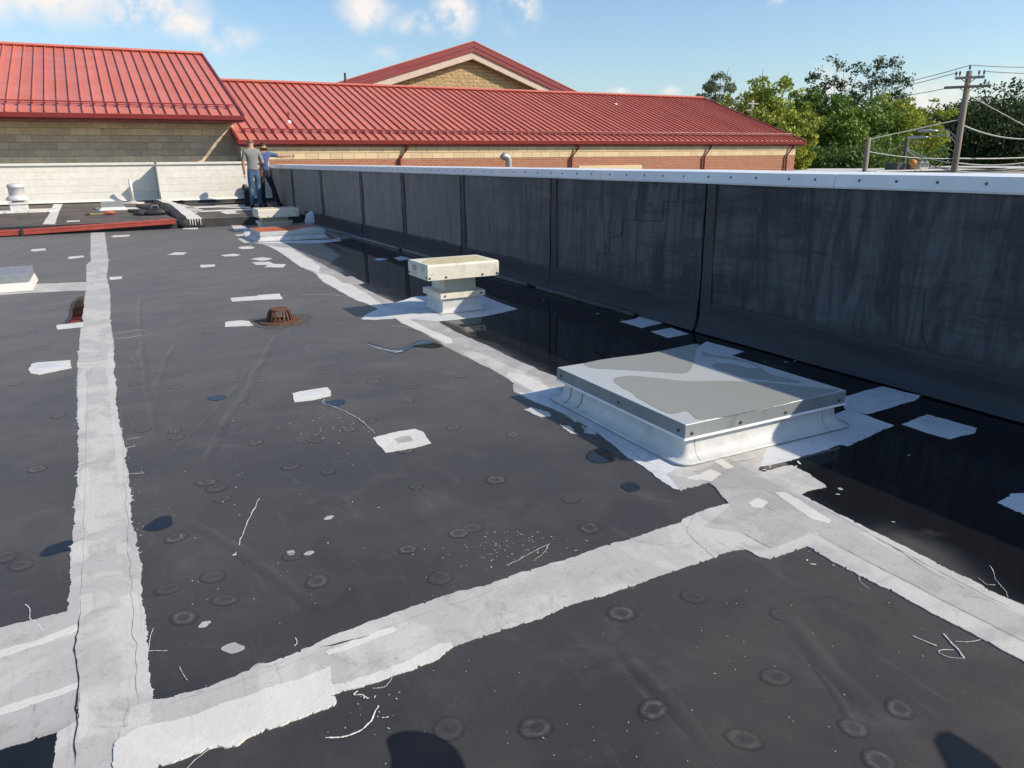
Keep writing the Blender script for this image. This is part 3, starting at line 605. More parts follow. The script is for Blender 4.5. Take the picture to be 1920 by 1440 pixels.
# long shallow pond against the parapet, feathering out to damp rubber
def pond(pts, soft, res=.05):
    P = np.array([(p[0], p[1]) for p in pts]); lo, hi = P.min(0) - .3, P.max(0) + .3
    nx, ny = int((hi[0] - lo[0]) / res) + 1, int((hi[1] - lo[1]) / res) + 1
    X, Y = np.meshgrid(np.linspace(lo[0], hi[0], nx), np.linspace(lo[1], hi[1], ny), indexing='ij')
    D = np.full(X.shape, 1e9); ins = np.zeros(X.shape, bool)
    for i in range(len(P)):
        a, b2 = P[i], P[(i + 1) % len(P)]; e = b2 - a
        t = np.clip(((X - a[0]) * e[0] + (Y - a[1]) * e[1]) / (e @ e), 0, 1)
        D = np.minimum(D, np.hypot(X - a[0] - t * e[0], Y - a[1] - t * e[1]))
        c = (a[1] > Y) != (b2[1] > Y); ins ^= c & (X < (b2[0] - a[0]) * (Y - a[1]) / (b2[1] - a[1] + 1e-12) + a[0])
    D = np.where(ins, D, -D)
    nz = np.array([[fbm((x, y), 1.6) * min(.06, soft * .4) for y in Y[0]] for x in X[:, 0]])
    wet = np.clip((D + nz) / soft + .35, 0, 1)
    idx = -np.ones(X.shape, int); vs = []; wv = []; fs = []
    keep = np.zeros(X.shape, bool); cell = (wet[:-1, :-1] > 0) | (wet[1:, :-1] > 0) | (wet[:-1, 1:] > 0) | (wet[1:, 1:] > 0)
    keep[:-1, :-1] |= cell; keep[1:, :-1] |= cell; keep[:-1, 1:] |= cell; keep[1:, 1:] |= cell
    for i, j in zip(*np.nonzero(keep)): idx[i, j] = len(vs); vs.append((X[i, j], Y[i, j], .0014)); wv.append(float(wet[i, j]))
    for i, j in zip(*np.nonzero(cell)): fs.append((idx[i, j], idx[i + 1, j], idx[i + 1, j + 1], idx[i, j + 1]))
    mb = MB(); mb.add(vs, fs); o = mb.build('puddle', 'water_film'); at_ = o.data.attributes.new('wet', 'FLOAT', 'POINT'); at_.data.foreach_set('value', wv)
    return tag(o, kind='structure')
pond([at(x, y) for x, y in [(1420, 895), (1505, 930), (1548, 955), (1590, 975), (1655, 990), (1650, 975), (1750, 1010), (1800, 1040), (1850, 1080), (1870, 1110), (2050, 1190)]] + [(4.95, .3), (4.95, 2), (4.92, 4), (4.9, 6), (4.87, 9), (4.83, 12), (4.78, 16)]
     + [at(x, y) for x, y in [(605, 455), (645, 480), (625, 495), (650, 515), (690, 540), (740, 562), (790, 585), (850, 615), (900, 640), (960, 665), (1020, 690), (1050, 715), (1200, 790), (1350, 850)]], .34)
for q_ in PUDDLES:
    sp_ = max(max(v.x for v in q_) - min(v.x for v in q_), max(v.y for v in q_) - min(v.y for v in q_)); pond(q_, .022 + sp_ * .03, max(.008, sp_ / 60))
pond([at(x, y) for x, y in [(1748, 1388), (1758, 1372), (1780, 1368), (1815, 1390), (1855, 1415), (1890, 1450), (1910, 1500), (1810, 1500), (1775, 1440)]], .05, .012)

# ================================================================== TALL BLACK PARAPET ON THE RIGHT
HC = 1.365
pw = tag(empty('parapet_wall', (wall_x(10) + .2, 10, 0)), 'tall black membrane parapet wall with white metal coping along the roof', 'parapet wall')
core = MB(); Y0, Y1 = -6.0, 24.6
core.hexa([(wall_x(Y0) + .02, Y0, -.02), (wall_x(Y0) + .42, Y0, -.02), (wall_x(Y1) + .42, Y1, -.02), (wall_x(Y1) + .02, Y1, -.02), (wall_x(Y0) + .02, Y0, HC + .06), (wall_x(Y0) + .42, Y0, HC + .06), (wall_x(Y1) + .42, Y1, HC + .06), (wall_x(Y1) + .02, Y1, HC + .06)])
core.build('wall_core', 'membrane_black', pw)
JY = [Y0, -.6, 5.32, 8.0, 10.6, 13.1, 15.5, 18.6, 21.6, Y1]
for i in range(len(JY) - 1):
    a, b2 = JY[i], JY[i + 1]; mb = MB(); nu, nv = 40, 16; gap = .012; loops = []
    for j in range(nv + 1):
        z = .02 + (HC - .0) * j / nv; row = []
        for k in range(nu + 1):
            y = a + gap + (b2 - a - 2 * gap) * k / nu
            bulge = .018 * noise.noise(Vector((y * 1.3, z * 1.6, 3.1))) + .010 * noise.noise(Vector((y * 4, z * 3, 9)))
            foot = .03 * max(0, (.16 - z) / .16) ** 2
            row.append((wall_x(y) - .012 - foot + bulge * .7, y, z))
        loops.append(row)
    p = mb.loft(loops, caps=False, closed=False).build('membrane_sheet', 'wall_membrane', pw, True)
    if i: 
        w = .16; MB().hexa([(wall_x(a) - .024, a - w, .2), (wall_x(a) - .0, a - w, .2), (wall_x(a) - .0, a - .02, .2), (wall_x(a) - .024, a - .02, .2), (wall_x(a) - .024, a - w * .8, HC), (wall_x(a), a - w * .8, HC), (wall_x(a), a - .02, HC), (wall_x(a) - .024, a - .02, HC)]).build('lap_strip', 'wall_lap', pw)
        q = [(wall_x(a) - .026 - .03 * max(0, (.16 - z) / .16) ** 2, a + .008 * math.sin(z * 9), z) for z in np.linspace(.03, HC, 14)]
        MB().tube(q, [.003 + .004 * rng.random() for _ in q], 5).build('open_joint', 'gap_black', pw)
# block joints telegraphing through the sheet
def ghost(pts, w=.006):
    q = []
    for (x, y) in pts:
        r = ray(x, y); t = (4.86 + 2.28 * .012) / (r[0] + .012 * r[1]); q.append(Vector((r[0] * t - .02, r[1] * t, EYE + r[2] * t)))
    MB().tube(q, w, 4, flat=.9).build('block_ridge', 'wall_membrane', pw)
for pts in ([(1275, 345), (1274, 378), (1247, 376), (1244, 412)], [(1201, 342), (1200, 370), (1196, 375), (1194, 410), (1185, 411), (1245, 414)], [(1172, 410), (1168, 440), (1146, 444), (1144, 475), (1124, 474), (1122, 500)], [(1144, 475), (1165, 480)], [(1735, 545), (1728, 625), (1745, 665)]):
    ghost(pts)
# base flashing lapped over the foot of the sheets, with an uneven top edge
simple('wall_flash', (.022, .022, .029), (.052, .052, .062), .7, 3.0, stretch=(1, .35, 4), bmp=.4, bscale=6, contrast=(.3, .7))
for (a, b2) in ((-6, -.7), (-.66, 5.3), (5.34, 10.6), (10.64, 15.5), (15.54, 20.4)):
    rows_ = []
    for zf in np.linspace(0, 1, 9):
        row = []
        for y in np.linspace(a, b2, 90):
            zt = .30 + .02 * fbm((y, 3), 1.1) + .012 * fbm((y, 9), 7.0); z = .012 + zf * zt
            row.append((wall_x(y) - .024 - .045 * max(0, (.15 - z) / .15) ** 1.6 - .008 * max(0, .5 - abs(zf - .5)) * (1 + fbm((y * 1.5, z), 2.0)) + .006 * noise.noise(Vector((y * 1.4, z * 3, 6))), y, z))
        rows_.append(row)
    rows_.append([(x + .02, y, z - .001) for x, y, z in rows_[-1]])
    MB().loft(rows_, caps=False, closed=False).build('base_flashing', 'wall_flash', pw, True)
# cant roll at the foot
for (a, b2) in ((6.2, 8.2), (8.45, 13.0), (13.2, 20.4)):
    q = [(wall_x(y) - .085 + .012 * noise.noise(Vector((y, 0, 0))), y, .018 + .012 * noise.noise(Vector((y * 1.5, 4, 0)))) for y in np.linspace(a, b2, 40)]
    MB().tube(q, .03, 8).build('base_roll', 'wall_membrane', pw, True)
# coping: sheet-metal cap in lengths, with drip lip and screws
cp_prof = lambda y: [(wall_x(y) - .035, HC - .002), (wall_x(y) - .04, HC + .012), (wall_x(y) - .028, HC + .1), (wall_x(y) + .47, HC + .108), (wall_x(y) + .49, HC + .02), (wall_x(y) + .475, HC + .02), (wall_x(y) + .46, HC + .1), (wall_x(y) - .015, HC + .085), (wall_x(y) - .025, HC + .012)]
scm = MB().lathe((0, 0, 0), [(.0105, 0), (.0105, .004), (.006, .007), (.001, .0075)], 8)
scm.v = [(-z, y, x) for x, y, z in scm.v]; scm = scm.mesh('screw')
CJ = [-6, -1.6, .9, 3.95, 6.95, 10.0, 13.05, 16.1, 19.1, 22.1, 24.3]
for a, b2 in zip(CJ[:-1], CJ[1:]):
    loops = [[(x, y, z + .003 * noise.noise(Vector((y * .8, 1, 2)))) for x, z in cp_prof(y)] for y in np.linspace(a + .003, b2 - .003, 9)]
    c = MB().loft(loops).build('coping', 'coping_metal', pw)
    for y in np.arange(a + .15, b2 - .05, .3):
        if -1 < y < 16: inst('screw', scm, (wall_x(y) - .032, y + rng.uniform(-.03, .03), HC + .058), c)

# ================================================================== WHITE BLOCK PARAPET AT THE FAR END
def unit_mesh(w, h, dp, mat, bev=.006):
    return MB().box(0, w, 0, dp, 0, h, bev=bev).mesh(mat)
def blocks(parent, x0, x1, yf, z0, rows, mat, w=.39, h=.19, j=.01, dp=.08, jit=.004, rowmat=None, bev=.006):
    cache = {}
    for r in range(rows):
        mt = rowmat(r) if rowmat else mat
        x = x0 - (w + j) / 2 * (r % 2)
        while x < x1:
            a, b2 = max(x, x0), min(x + w, x1); ww = round(b2 - a, 3)
            if ww > .04:
                if (ww, mt) not in cache: cache[(ww, mt)] = unit_mesh(ww, h, dp, mt, bev)
                inst('block', cache[(ww, mt)], (a, yf + rng.uniform(-jit, jit), z0 + r * (h + j)), parent)
            x += w + j
YP, YL = 24.2, 25.0
XJ = atY(298, 340, YP).x
def far_parapet(name, x0, x1, yf, label, ret=None):
    t = tag(empty(name, ((x0 + x1) / 2, yf + .1, upz(yf))), label, 'parapet wall')
    MB().box(x0, x1, yf + .012, yf + .3, upz(yf) - .1, 1.5).build('wall_core', 'painted_block', t)
    blocks(t, x0, x1, yf, .76, 4, 'painted_block', dp=.05, jit=.0005, h=.186, j=.002, w=.398, bev=.0025)
    MB().hexa([(x0, yf - .03, .55), (x1, yf - .03, .55), (x1, yf + .01, .55), (x0, yf + .01, .55), (x0, yf - .012, .755), (x1, yf - .012, .755), (x1, yf + .01, .755), (x0, yf + .01, .755)]).build('counter_flashing', 'painted_metal', t)
    MB().hexa([(x0, yf - .08, .50), (x1, yf - .08, .50), (x1, yf + .01, .50), (x0, yf + .01, .50), (x0, yf - .035, .565), (x1, yf - .035, .565), (x1, yf + .01, .565), (x0, yf + .01, .565)]).build('drip_flashing', 'painted_metal', t)
    MB().box(x0 - .0, x1, yf - .05, yf + .34, 1.505, 1.57).build('coping', 'painted_metal', t)
    MB().hexa([(x0, yf - .10, upz(yf) - .03), (x1, yf - .10, upz(yf) - .03), (x1, yf + .01, upz(yf) - .03), (x0, yf + .01, upz(yf) - .03), (x0, yf - .025, .51), (x1, yf - .025, .51), (x1, yf + .01, .51), (x0, yf + .01, .51)]).build('base_flashing', 'membrane_black', t)
    if ret: MB().box(x0 - .012, x0, yf, ret, upz(yf) - .1, 1.5).build('corner_trim', 'painted_metal', t)
    return t
far_parapet('parapet_wall', -12, XJ - .02, YL, 'white painted block parapet, the longer recessed half behind the round vent')
far_parapet('parapet_wall', XJ, 4.53, YP, 'white painted block parapet, the nearer half left of the two men', YL + .2)

# ================================================================== BUILDINGS WITH RED STANDING-SEAM ROOFS
PITCH = .329
def seam_roof(parent, x0, x1, ye, ze, yr, sp, name='roof'):
    zr = ze + PITCH * (yr - ye); ang = math.atan(PITCH); L = math.hypot(yr - ye, zr - ze)
    rf = MB().hexa([(x0, ye + .03, ze - .10), (x1, ye + .03, ze - .10), (x1, yr, zr - .10), (x0, yr, zr - .10), (x0, ye + .03, ze - .012), (x1, ye + .03, ze - .012), (x1, yr, zr - .012), (x0, yr, zr - .012)]).build(name, 'red_metal', parent)
    n = round((x1 - x0) / sp); s = (x1 - x0) / n
    pan = MB(); e = np.array([0, math.cos(ang), math.sin(ang)]); up = np.array([0, -math.sin(ang), math.cos(ang)])
    def pt(x, l, h): q = e * l + up * h; return (x, q[1], q[2])
    pan.hexa([pt(.0, 0, -.008), pt(s - .004, 0, -.008), pt(s - .004, L, -.008), pt(0, L, -.008), pt(0, 0, .004), pt(s - .004, 0, .004), pt(s - .004, L, .004), pt(0, L, .004)])
    pan.hexa([pt(0, .0, .004), pt(.024, 0, .004), pt(.024, L, .004), pt(0, L, .004), pt(0, .0, .058), pt(.018, 0, .058), pt(.018, L, .058), pt(0, L, .058)])
    pme = pan.mesh('red_metal')
    for i in range(n): inst('roof_panel', pme, (x0 + i * s, ye, ze), rf)
    # snow rail on clips
    k = .75
    def on(x, l, h): q = pt(x, l, h); return (q[0], ye + q[1], ze + q[2])
    rail = MB(); rail.tube([on(x0 + .15, k, .12), on(x1 - .15, k, .12)], .02, 6); rail.tube([on(x0 + .15, k - .10, .09), on(x1 - .15, k - .10, .09)], .012, 6)
    rl = rail.build('snow_rail', 'red_trim', rf)
    cm = MB().hexa([pt(-.02, -.12, .06), pt(.02, -.12, .06), pt(.02, .04, .06), pt(-.02, .04, .06), pt(-.02, -.12, .1), pt(.02, -.12, .1), pt(.02, .04, .13), pt(-.02, .04, .13)]).mesh('red_trim')
    for i in range(1, n): inst('rail_clip', cm, on(x0 + i * s + .011, k, 0), rf)
    MB().loft([[on(x, L - .14, .08), on(x, L + .02, .11), on(x, L + .14, .02), on(x, L, -.05)] for x in (x0 - .02, x1 + .02)]).build('ridge_cap', 'red_metal', rf)
    g2 = MB(); pr = [(ye - .12, ze - .13), (ye - .14, ze - .02), (ye - .13, ze - .02), (ye - .11, ze - .115), (ye + .02, ze - .115), (ye + .02, ze - .02), (ye + .035, ze - .02), (ye + .035, ze - .13)]
    g2.loft([[(x, y, z) for y, z in pr] for x in (x0 - .03, x1 + .03)]); gt = g2.build('gutter', 'red_trim', parent)
    MB().box(x0, x1, ye + .04, ye + .07, ze - .2, ze - .13).build('fascia', 'red_trim', parent)
    for xx, ww in ((x0 - .05, .06), (x1 - .01, .06)):
        MB().loft([[on(xx, -.02, -.18), on(xx + ww, -.02, -.18), on(xx + ww, -.02, .06), on(xx, -.02, .06)], [on(xx, L, -.18), on(xx + ww, L, -.18), on(xx + ww, L, .06), on(xx, L, .06)]]).build('rake_trim', 'red_trim', parent)
    return rf, zr
YE = 25.3
el = atY(455, 217, YE)
lb = tag(empty('school_building', (-4, 28, -4)), 'left building with taller red standing-seam roof over shaded block wall', 'building')
seam_roof(lb, -14, el.x, YE, el.z, 33.2, .305)
YW = YE + 1.12; XW = atY(440, 260, YW).x
MB().box(-14, XW, YW + .02, 40, -4, el.z + .2).build('wall', 'mortar', lb)
blocks(lb, -9, XW, YW - .02, 1.155, 9, 'block_grey', dp=.06, jit=.006, rowmat=lambda r: 'block_tan' if r >= 6 or r < 3 else 'block_grey', j=.007, h=.193, w=.393)
MB().box(-14, XW, YE + .07, YW + .02, el.z - .2, el.z - .17).build('soffit', 'red_trim', lb)
MB().add([(el.x - .3, YW + .02, el.z), (el.x - .3, 33.2, el.z + PITCH * (33.2 - YE) - .1), (el.x - .3, 40, el.z), (el.x - .32, YW + .02, el.z), (el.x - .32, 33.2, el.z + PITCH * (33.2 - YE) - .1), (el.x - .32, 40, el.z)], [(0, 1, 2), (5, 4, 3), (0, 3, 4, 1), (1, 4, 5, 2)]).build('gable_wall', 'block_cream', lb)
YE2 = 25.35; e0 = atY(447, 262, YE2); e1 = atY(1508, 264, YE2); YR2 = 32.3
lo = tag(empty('school_building', (16, 29, -4)), 'long low building with red standing-seam roof over cream block and brick', 'building')
seam_roof(lo, e0.x, e1.x, YE2, e0.z, YR2, .30)
YW2 = YE2 + .085; xw1 = atY(1490, 300, YW2).x; zb = atY(800, 297, YW2).z
MB().box(e0.x + .05, xw1, YW2 + .03, YR2 + 6.5, zb, e0.z).build('wall', 'mortar', lo)
MB().box(e0.x + .05, xw1, YW2 + .012, YR2 + 6.5, -4, zb - .004).build('brick_wall', 'brick_fine', lo)
rows = int((e0.z - .1 - zb) / .2) + 1
blocks(lo, e0.x + .05, xw1, YW2, zb, rows, 'block_cream', dp=.05, jit=.001)
zr2 = e0.z + PITCH * (YR2 - YE2)
MB().add([(xw1, YW2 + .03, e0.z), (xw1, YR2 + 6.5, e0.z), (xw1, YR2, zr2 - .15), (xw1 - .1, YW2 + .03, e0.z), (xw1 - .1, YR2 + 6.5, e0.z), (xw1 - .1, YR2, zr2 - .15)], [(0, 1, 2), (5, 4, 3), (0, 2, 5, 3), (2, 1, 4, 5)]).build('gable_wall', 'block_cream', lo)
MB().box(e0.x + .05, e1.x, YE2 + .072, YW2 - .001, e0.z - .2, e0.z - .17).build('soffit', 'red_trim', lo)
MB().hexa([(e0.x, YR2 + .02, zr2 - .1), (e1.x, YR2 + .02, zr2 - .1), (e1.x, YR2 + 7, e0.z - .1), (e0.x, YR2 + 7, e0.z - .1), (e0.x, YR2 + .02, zr2 - .01), (e1.x, YR2 + .02, zr2 - .01), (e1.x, YR2 + 7, e0.z), (e0.x, YR2 + 7, e0.z)]).build('rear_roof', 'red_metal', lo)
for x in (748, 1070, 1319, 1473):
    xx = atY(x, 290, YW2).x
    MB().tube([(xx + .28, YE2 - .05, e0.z - .14), (xx + .26, YE2 - .05, e0.z - .26), (xx, YW2 - .06, e0.z - .62), (xx, YW2 - .06, -3.9)], .055, 4).build('downspout', 'red_trim', lo)
x0_, x1_, z_ = atY(1085, 313, YW2).x, atY(1204, 313, YW2).x, atY(1204, 309, YW2).z
MB().box(x0_, x1_, YW2 - .01, YW2 + .05, z_ - 1.5, z_).build('lintel_panel', 'block_cream', lo)
MB().box(x1_ + .01, x1_ + .2, YW2 - .015, YW2 + .05, z_ - 1.5, z_ + .05).build('pilaster', 'brick_fine', lo)
# gable end behind the long roof
YG = 45.0
pk = atY(888, 78, YG); gl = atY(655, 149, YG); gr = atY(1088, 176, YG)
gbz = 3.2; sl, sr = (pk.z - gl.z) / (pk.x - gl.x), (pk.z - gr.z) / (gr.x - pk.x)
xa, xb = pk.x - (pk.z - gbz) / sl, pk.x + (pk.z - gbz) / sr
gb = tag(empty('school_building', (pk.x, YG + 5, -4)), 'pointed gable of tan split-face block with red fascia behind the long roof', 'building')
def gable(name, top, y0, y1, mat, parent, drop, width=None):
    a = Vector((xa, 0, gbz)); c = Vector((xb, 0, gbz)); mb = MB(); dz = top
    if width is None:
        mb.add([(xa + dz / sl, y0, gbz), (xb - dz / sr, y0, gbz), (pk.x, y0, pk.z - dz), (xa + dz / sl, y1, gbz), (xb - dz / sr, y1, gbz), (pk.x, y1, pk.z - dz)], [(0, 1, 2), (5, 4, 3), (0, 3, 4, 1), (1, 4, 5, 2), (2, 5, 3, 0)])
    else:
        d1 = dz + width
        for x, s in ((xa, sl), (xb, -sr)):
            mb.hexa([(x, y0, gbz - d1), (x, y1, gbz - d1), (x, y1, gbz - dz), (x, y0, gbz - dz), (pk.x, y0, pk.z - d1), (pk.x, y1, pk.z - d1), (pk.x, y1, pk.z - dz), (pk.x, y0, pk.z - dz)])
    return mb.build(name, mat, parent)
gable('gable_wall', .9, YG + .62, YG + 1, 'block_far', gb, 0)
MB().box(xa + 2.5, xb - 2.5, YG + .64, YG + 14, -4, gbz).build('wall', 'block_far', gb)
gable('fascia', .0, YG, YG + .08, 'red_trim', gb, 0, .30)
gable('fascia', .305, YG + .03, YG + .10, 'red_trim', gb, 0, .25)
gable('frieze', .56, YG + .12, YG + .45, 'fascia_pale', gb, 0, .40)
gable('roof', -.06, YG - .03, YG + 15, 'red_metal', gb, 0, .055)

# ================================================================== ROOFTOP THINGS
# --- near metal-capped curb
sx0, sx1, sy0, sy1, sz = 2.56, 3.82, 2.88, 4.20, .23
hat = tag(empty('roof_hatch', ((sx0 + sx1) / 2, (sy0 + sy1) / 2, 0)), 'large flat galvanised hatch lid on white curb, nearest in front', 'roof hatch')
def ring(x0, x1, y0, y1, z, r=.03, n=4):
    out_ = []
    for cx, cy, a0 in ((x1 - r, y1 - r, 0), (x0 + r, y1 - r, .5), (x0 + r, y0 + r, 1), (x1 - r, y0 + r, 1.5)):
        out_ += [(cx + r * math.cos(math.pi * (a0 + .5 * k / n)), cy + r * math.sin(math.pi * (a0 + .5 * k / n)), z) for k in range(n + 1)]
    return out_
i_ = .035
prof = [(.085, .0125), (.06, .015), (.032, .026), (.013, .05), (.004, .09), (.0, .13), (.0, .19)]
cb = MB(); loops = []
for off, z in prof:
    base = ring(sx0 + i_ - off, sx1 - i_ + off, sy0 + i_ - off, sy1 - i_ + off, z, .03 + off * .6, 5)
    loops.append([(x + .006 * noise.noise(Vector((x * 6, y * 6, z * 6))), y + .006 * noise.noise(Vector((x * 6, y * 6, z * 6 + 9))), z) for x, y, z in base])
cb.loft(loops).build('curb', 'curb_white', hat, True)
for (x, y, dx, dy) in ((sx0 + .10, sy0 + i_, .01, -1), (sx0 + .02 + i_, sy0 + i_ + .005, -.25, -1), (sx1 - .16, sy0 + i_, .0, -1), (sx0 + i_, sy1 - .14, -1, 0), (sx0 + i_, sy1 - .28, -1, .1)):
    MB().tube([(x + dx * o_, y + dy * o_, z) for o_, z in ((.001, .15), (.006, .09), (.014, .05), (.034, .026), (.062, .016))], [.0022, .003, .0035, .003, .0015], 5).build('fold', 'seam_grey', hat)
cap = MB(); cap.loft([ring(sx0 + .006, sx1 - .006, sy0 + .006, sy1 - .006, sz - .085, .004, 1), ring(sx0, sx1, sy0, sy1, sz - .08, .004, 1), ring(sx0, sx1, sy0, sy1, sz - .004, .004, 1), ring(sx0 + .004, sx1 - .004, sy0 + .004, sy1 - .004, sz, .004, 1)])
cap.mi[-1] = 1; lid = cap.build('lid', ['cap_side', 'cap_sky_pale'], hat)
MB().loft([ring(sx0 - .006, sx1 + .006, sy0 - .006, sy1 + .006, sz - .090, .004, 1), ring(sx0 - .002, sx1 + .002, sy0 - .002, sy1 + .002, sz - .078, .004, 1)]).build('hem', 'coping_metal', lid)
def film(pts): slab('dust_film', [at(x, y, sz) for x, y in pts], sz + .0008, .0006, 'cap_dust', lid, .35, 0.0, curve=True)
film([(1095, 683), (1110, 678), (1150, 671), (1215, 663), (1268, 652), (1308, 645), (1306, 655), (1303, 668), (1300, 685), (1292, 697), (1275, 700), (1230, 697), (1160, 693), (1110, 690)])
film([(1150, 712), (1165, 706), (1200, 706), (1290, 715), (1360, 714), (1430, 717), (1500, 724), (1560, 730), (1568, 733), (1470, 757), (1400, 773), (1350, 783), (1310, 786), (1298, 778), (1288, 771), (1262, 776), (1240, 770), (1215, 757), (1195, 746), (1185, 736), (1165, 726)])
film([(1318, 660), (1345, 667), (1385, 672), (1410, 680), (1425, 689), (1445, 702), (1480, 710), (1500, 718), (1435, 713), (1390, 707), (1370, 700), (1345, 692), (1335, 686), (1345, 681), (1375, 683), (1400, 690), (1423, 690), (1400, 680), (1370, 674), (1335, 670), (1318, 667)])
for x, y in ((sx0 + .05, 0), (sx0 + .4, 0), (sx0 + .75, 0), (sx1 - .06, 0)):
    s_ = MB().lathe((0, 0, 0), [(.009, 0), (.009, .004), (.004, .006)], 8); s_.v = [(a, -c, b2) for a, b2, c in s_.v]; inst('screw', s_.mesh('rust_screw'), (x, sy0 - .001, sz - .055), lid)
for y in (sy0 + .05, sy0 + .6, sy1 - .06):
    s_ = MB().lathe((0, 0, 0), [(.009, 0), (.009, .004), (.004, .006)], 8); s_.v = [(-c, a, b2) for a, b2, c in s_.v]; inst('screw', s_.mesh('rust_screw'), (sx0 - .001, y, sz - .045), lid)

# --- hooded square vents
def vent(loc_base, hood, bz, nz, label):
    (bx0, bx1, by0, by1), (hx0, hx1, hy0, hy1, hz0, hz1) = loc_base, hood
    t = tag(empty('hooded_vent', ((bx0 + bx1) / 2, (by0 + by1) / 2, 0)), label, 'roof vent')
    MB().loft([ring(bx0 - .04, bx1 + .04, by0 - .04, by1 + .04, .009, .03, 3), ring(bx0 - .012, bx1 + .012, by0 - .012, by1 + .012, .022, .02, 3), ring(bx0, bx1, by0, by1, .06, .012, 3), ring(bx0, bx1, by0, by1, bz, .012, 3)]).build('curb', 'curb_white', t)
    MB().loft([ring(bx0 - .03, bx1 + .03, by0 - .03, by1 + .03, bz - .05, .004, 1), ring(bx0 - .03, bx1 + .03, by0 - .03, by1 + .03, bz + .012, .004, 1), ring(bx0 + .03, bx1 - .03, by0 + .03, by1 - .03, bz + .02, .004, 1)]).build('collar', 'hood_cream', t)
    MB().box(bx0 + .05, bx1 - .05, by0 + .05, by1 - .05, bz + .01, hz0 + .04).build('neck', 'hood_cream', t)
    h = MB().loft([ring(hx0 + .01, hx1 - .01, hy0 + .01, hy1 - .01, hz0 + .015, .004, 1), ring(hx0, hx1, hy0, hy1, hz0, .004, 1), ring(hx0, hx1, hy0, hy1, hz1 - .02, .004, 1), ring(hx0 + .008, hx1 - .008, hy0 + .008, hy1 - .008, hz1, .004, 1)]).build('hood', 'hood_cream', t)
    slab('algae_stain', [(hx0 + .08, hy0 + .03), (hx1 - .1, hy0 + .05), (hx1 - .06, hy1 - .1), (hx0 + .2, hy1 - .05), (hx0 + .04, hy0 + .25)], hz1 - .0005, .0015, 'hood_stain', h, 2.0, .5)
    sm = MB().lathe((0, 0, 0), [(.011, 0), (.011, .006), (.004, .008)], 8); sm.v = [(a, -c, b2) for a, b2, c in sm.v]; sm = sm.mesh('rust_screw')
    for f in (.03, .25, .76, .97): inst('screw', sm, (hx0 + (hx1 - hx0) * f, hy0 - .001, hz0 + .025), h)
    sm2 = MB().lathe((0, 0, 0), [(.011, 0), (.011, .006), (.004, .008)], 8); sm2.v = [(-c, a, b2) for a, b2, c in sm2.v]; sm2 = sm2.mesh('rust_screw')
    for f in (.06, .94): inst('screw', sm2, (hx0 - .001, hy0 + (hy1 - hy0) * f, hz0 + .03), h)
    for f in (.1, .9): inst('screw', sm, (bx0 - .03 + (bx1 - bx0 + .06) * f, by0 - .031, bz - .02), t)
    return t, h
t, h = vent((3.03, 3.5, 7.33, 7.78), (2.80, 3.62, 7.14, 7.70, .40, .56), .215, .4, 'stained cream hooded vent on white curb, midway along the parapet')
MB().box(2.797, 2.7995, 7.45, 7.55, .47, .53).build('data_plate', 'galvanised', h)
hfl, hfr, hb = atY(483, 393, 18.3), atY(560, 391.5, 18.3), atY(500, 408, 18.3)
c0, c1 = atY(489, 418, 18.55), atY(546, 418, 18.55)
vent((c0.x, c1.x, 18.55, 19.0), (hfl.x, hfr.x, 18.3, 19.05, hb.z, hfl.z), c0.z + .02, 0, 'cream hooded vent behind the rust-topped hatch')

# --- rusty hatch
rx0, rx1, ry0, ry1, rz = 2.68, 4.02, 16.02, 17.2, .20
rh = tag(empty('roof_hatch', ((rx0 + rx1) / 2, (ry0 + ry1) / 2, 0)), 'orange rust-topped hatch on white curb in front of the two men', 'roof hatch')
MB().loft([ring(rx0 - .1, rx1 + .1, ry0 - .1, ry1 + .1, .01, .04, 3), ring(rx0 - .02, rx1 + .02, ry0 - .02, ry1 + .02, .05, .02, 3), ring(rx0 + .02, rx1 - .02, ry0 + .02, ry1 - .02, .13, .02, 3)]).build('curb', 'curb_white', rh, True)
rl_ = MB().loft([ring(rx0, rx1, ry0, ry1, .115, .004, 1), ring(rx0, rx1, ry0, ry1, rz - .01, .004, 1), ring(rx0 + .01, rx1 - .01, ry0 + .01, ry1 - .01, rz, .004, 1)]).build('lid', 'cap_sky_pale', rh)
slab('rust_film', [(rx0 + .015, ry0 + .015), (rx0 + .7, ry0 + .02), (rx0 + .85, ry0 + .25), (rx1 - .3, ry0 + .55), (rx1 - .02, ry0 + .75), (rx1 - .02, ry1 - .02), (rx0 + .015, ry1 - .02)], rz + .0006, .001, 'rust_orange', rl_, .8, 0)

# --- round spun vent, box vent and low box at the left
vb = atU(38, 396)
mv = tag(empty('mushroom_vent', vb), 'round spun-metal vent at the far left', 'roof vent')
k7 = .7
MB().box(vb.x - .27 * k7, vb.x + .27 * k7, vb.y - .25 * k7, vb.y + .25 * k7, vb.z - .05, vb.z + .28 * k7, bev=.01).build('curb', 'curb_white', mv)
MB().box(vb.x - .32 * k7, vb.x + .32 * k7, vb.y - .3 * k7, vb.y + .3 * k7, vb.z + .25 * k7, vb.z + .33 * k7, bev=.01).build('curb_cap', 'spun_aluminium', mv)
MB().lathe((vb.x, vb.y, vb.z), [(r * k7, z * k7) for r, z in [(.18, .33), (.2, .36), (.38, .40), (.385, .43), (.35, .50), (.28, .56), (.25, .58)]], 28).build('skirt', 'spun_aluminium', mv, True)
MB().lathe((vb.x, vb.y, vb.z), [(r * k7, z * k7) for r, z in [(.235, .57), (.26, .62), (.26, .84), (.28, .845), (.285, .90), (.25, .975), (.12, 1.0), (.01, 1.01)]], 28).build('cap', 'spun_aluminium', mv, True)
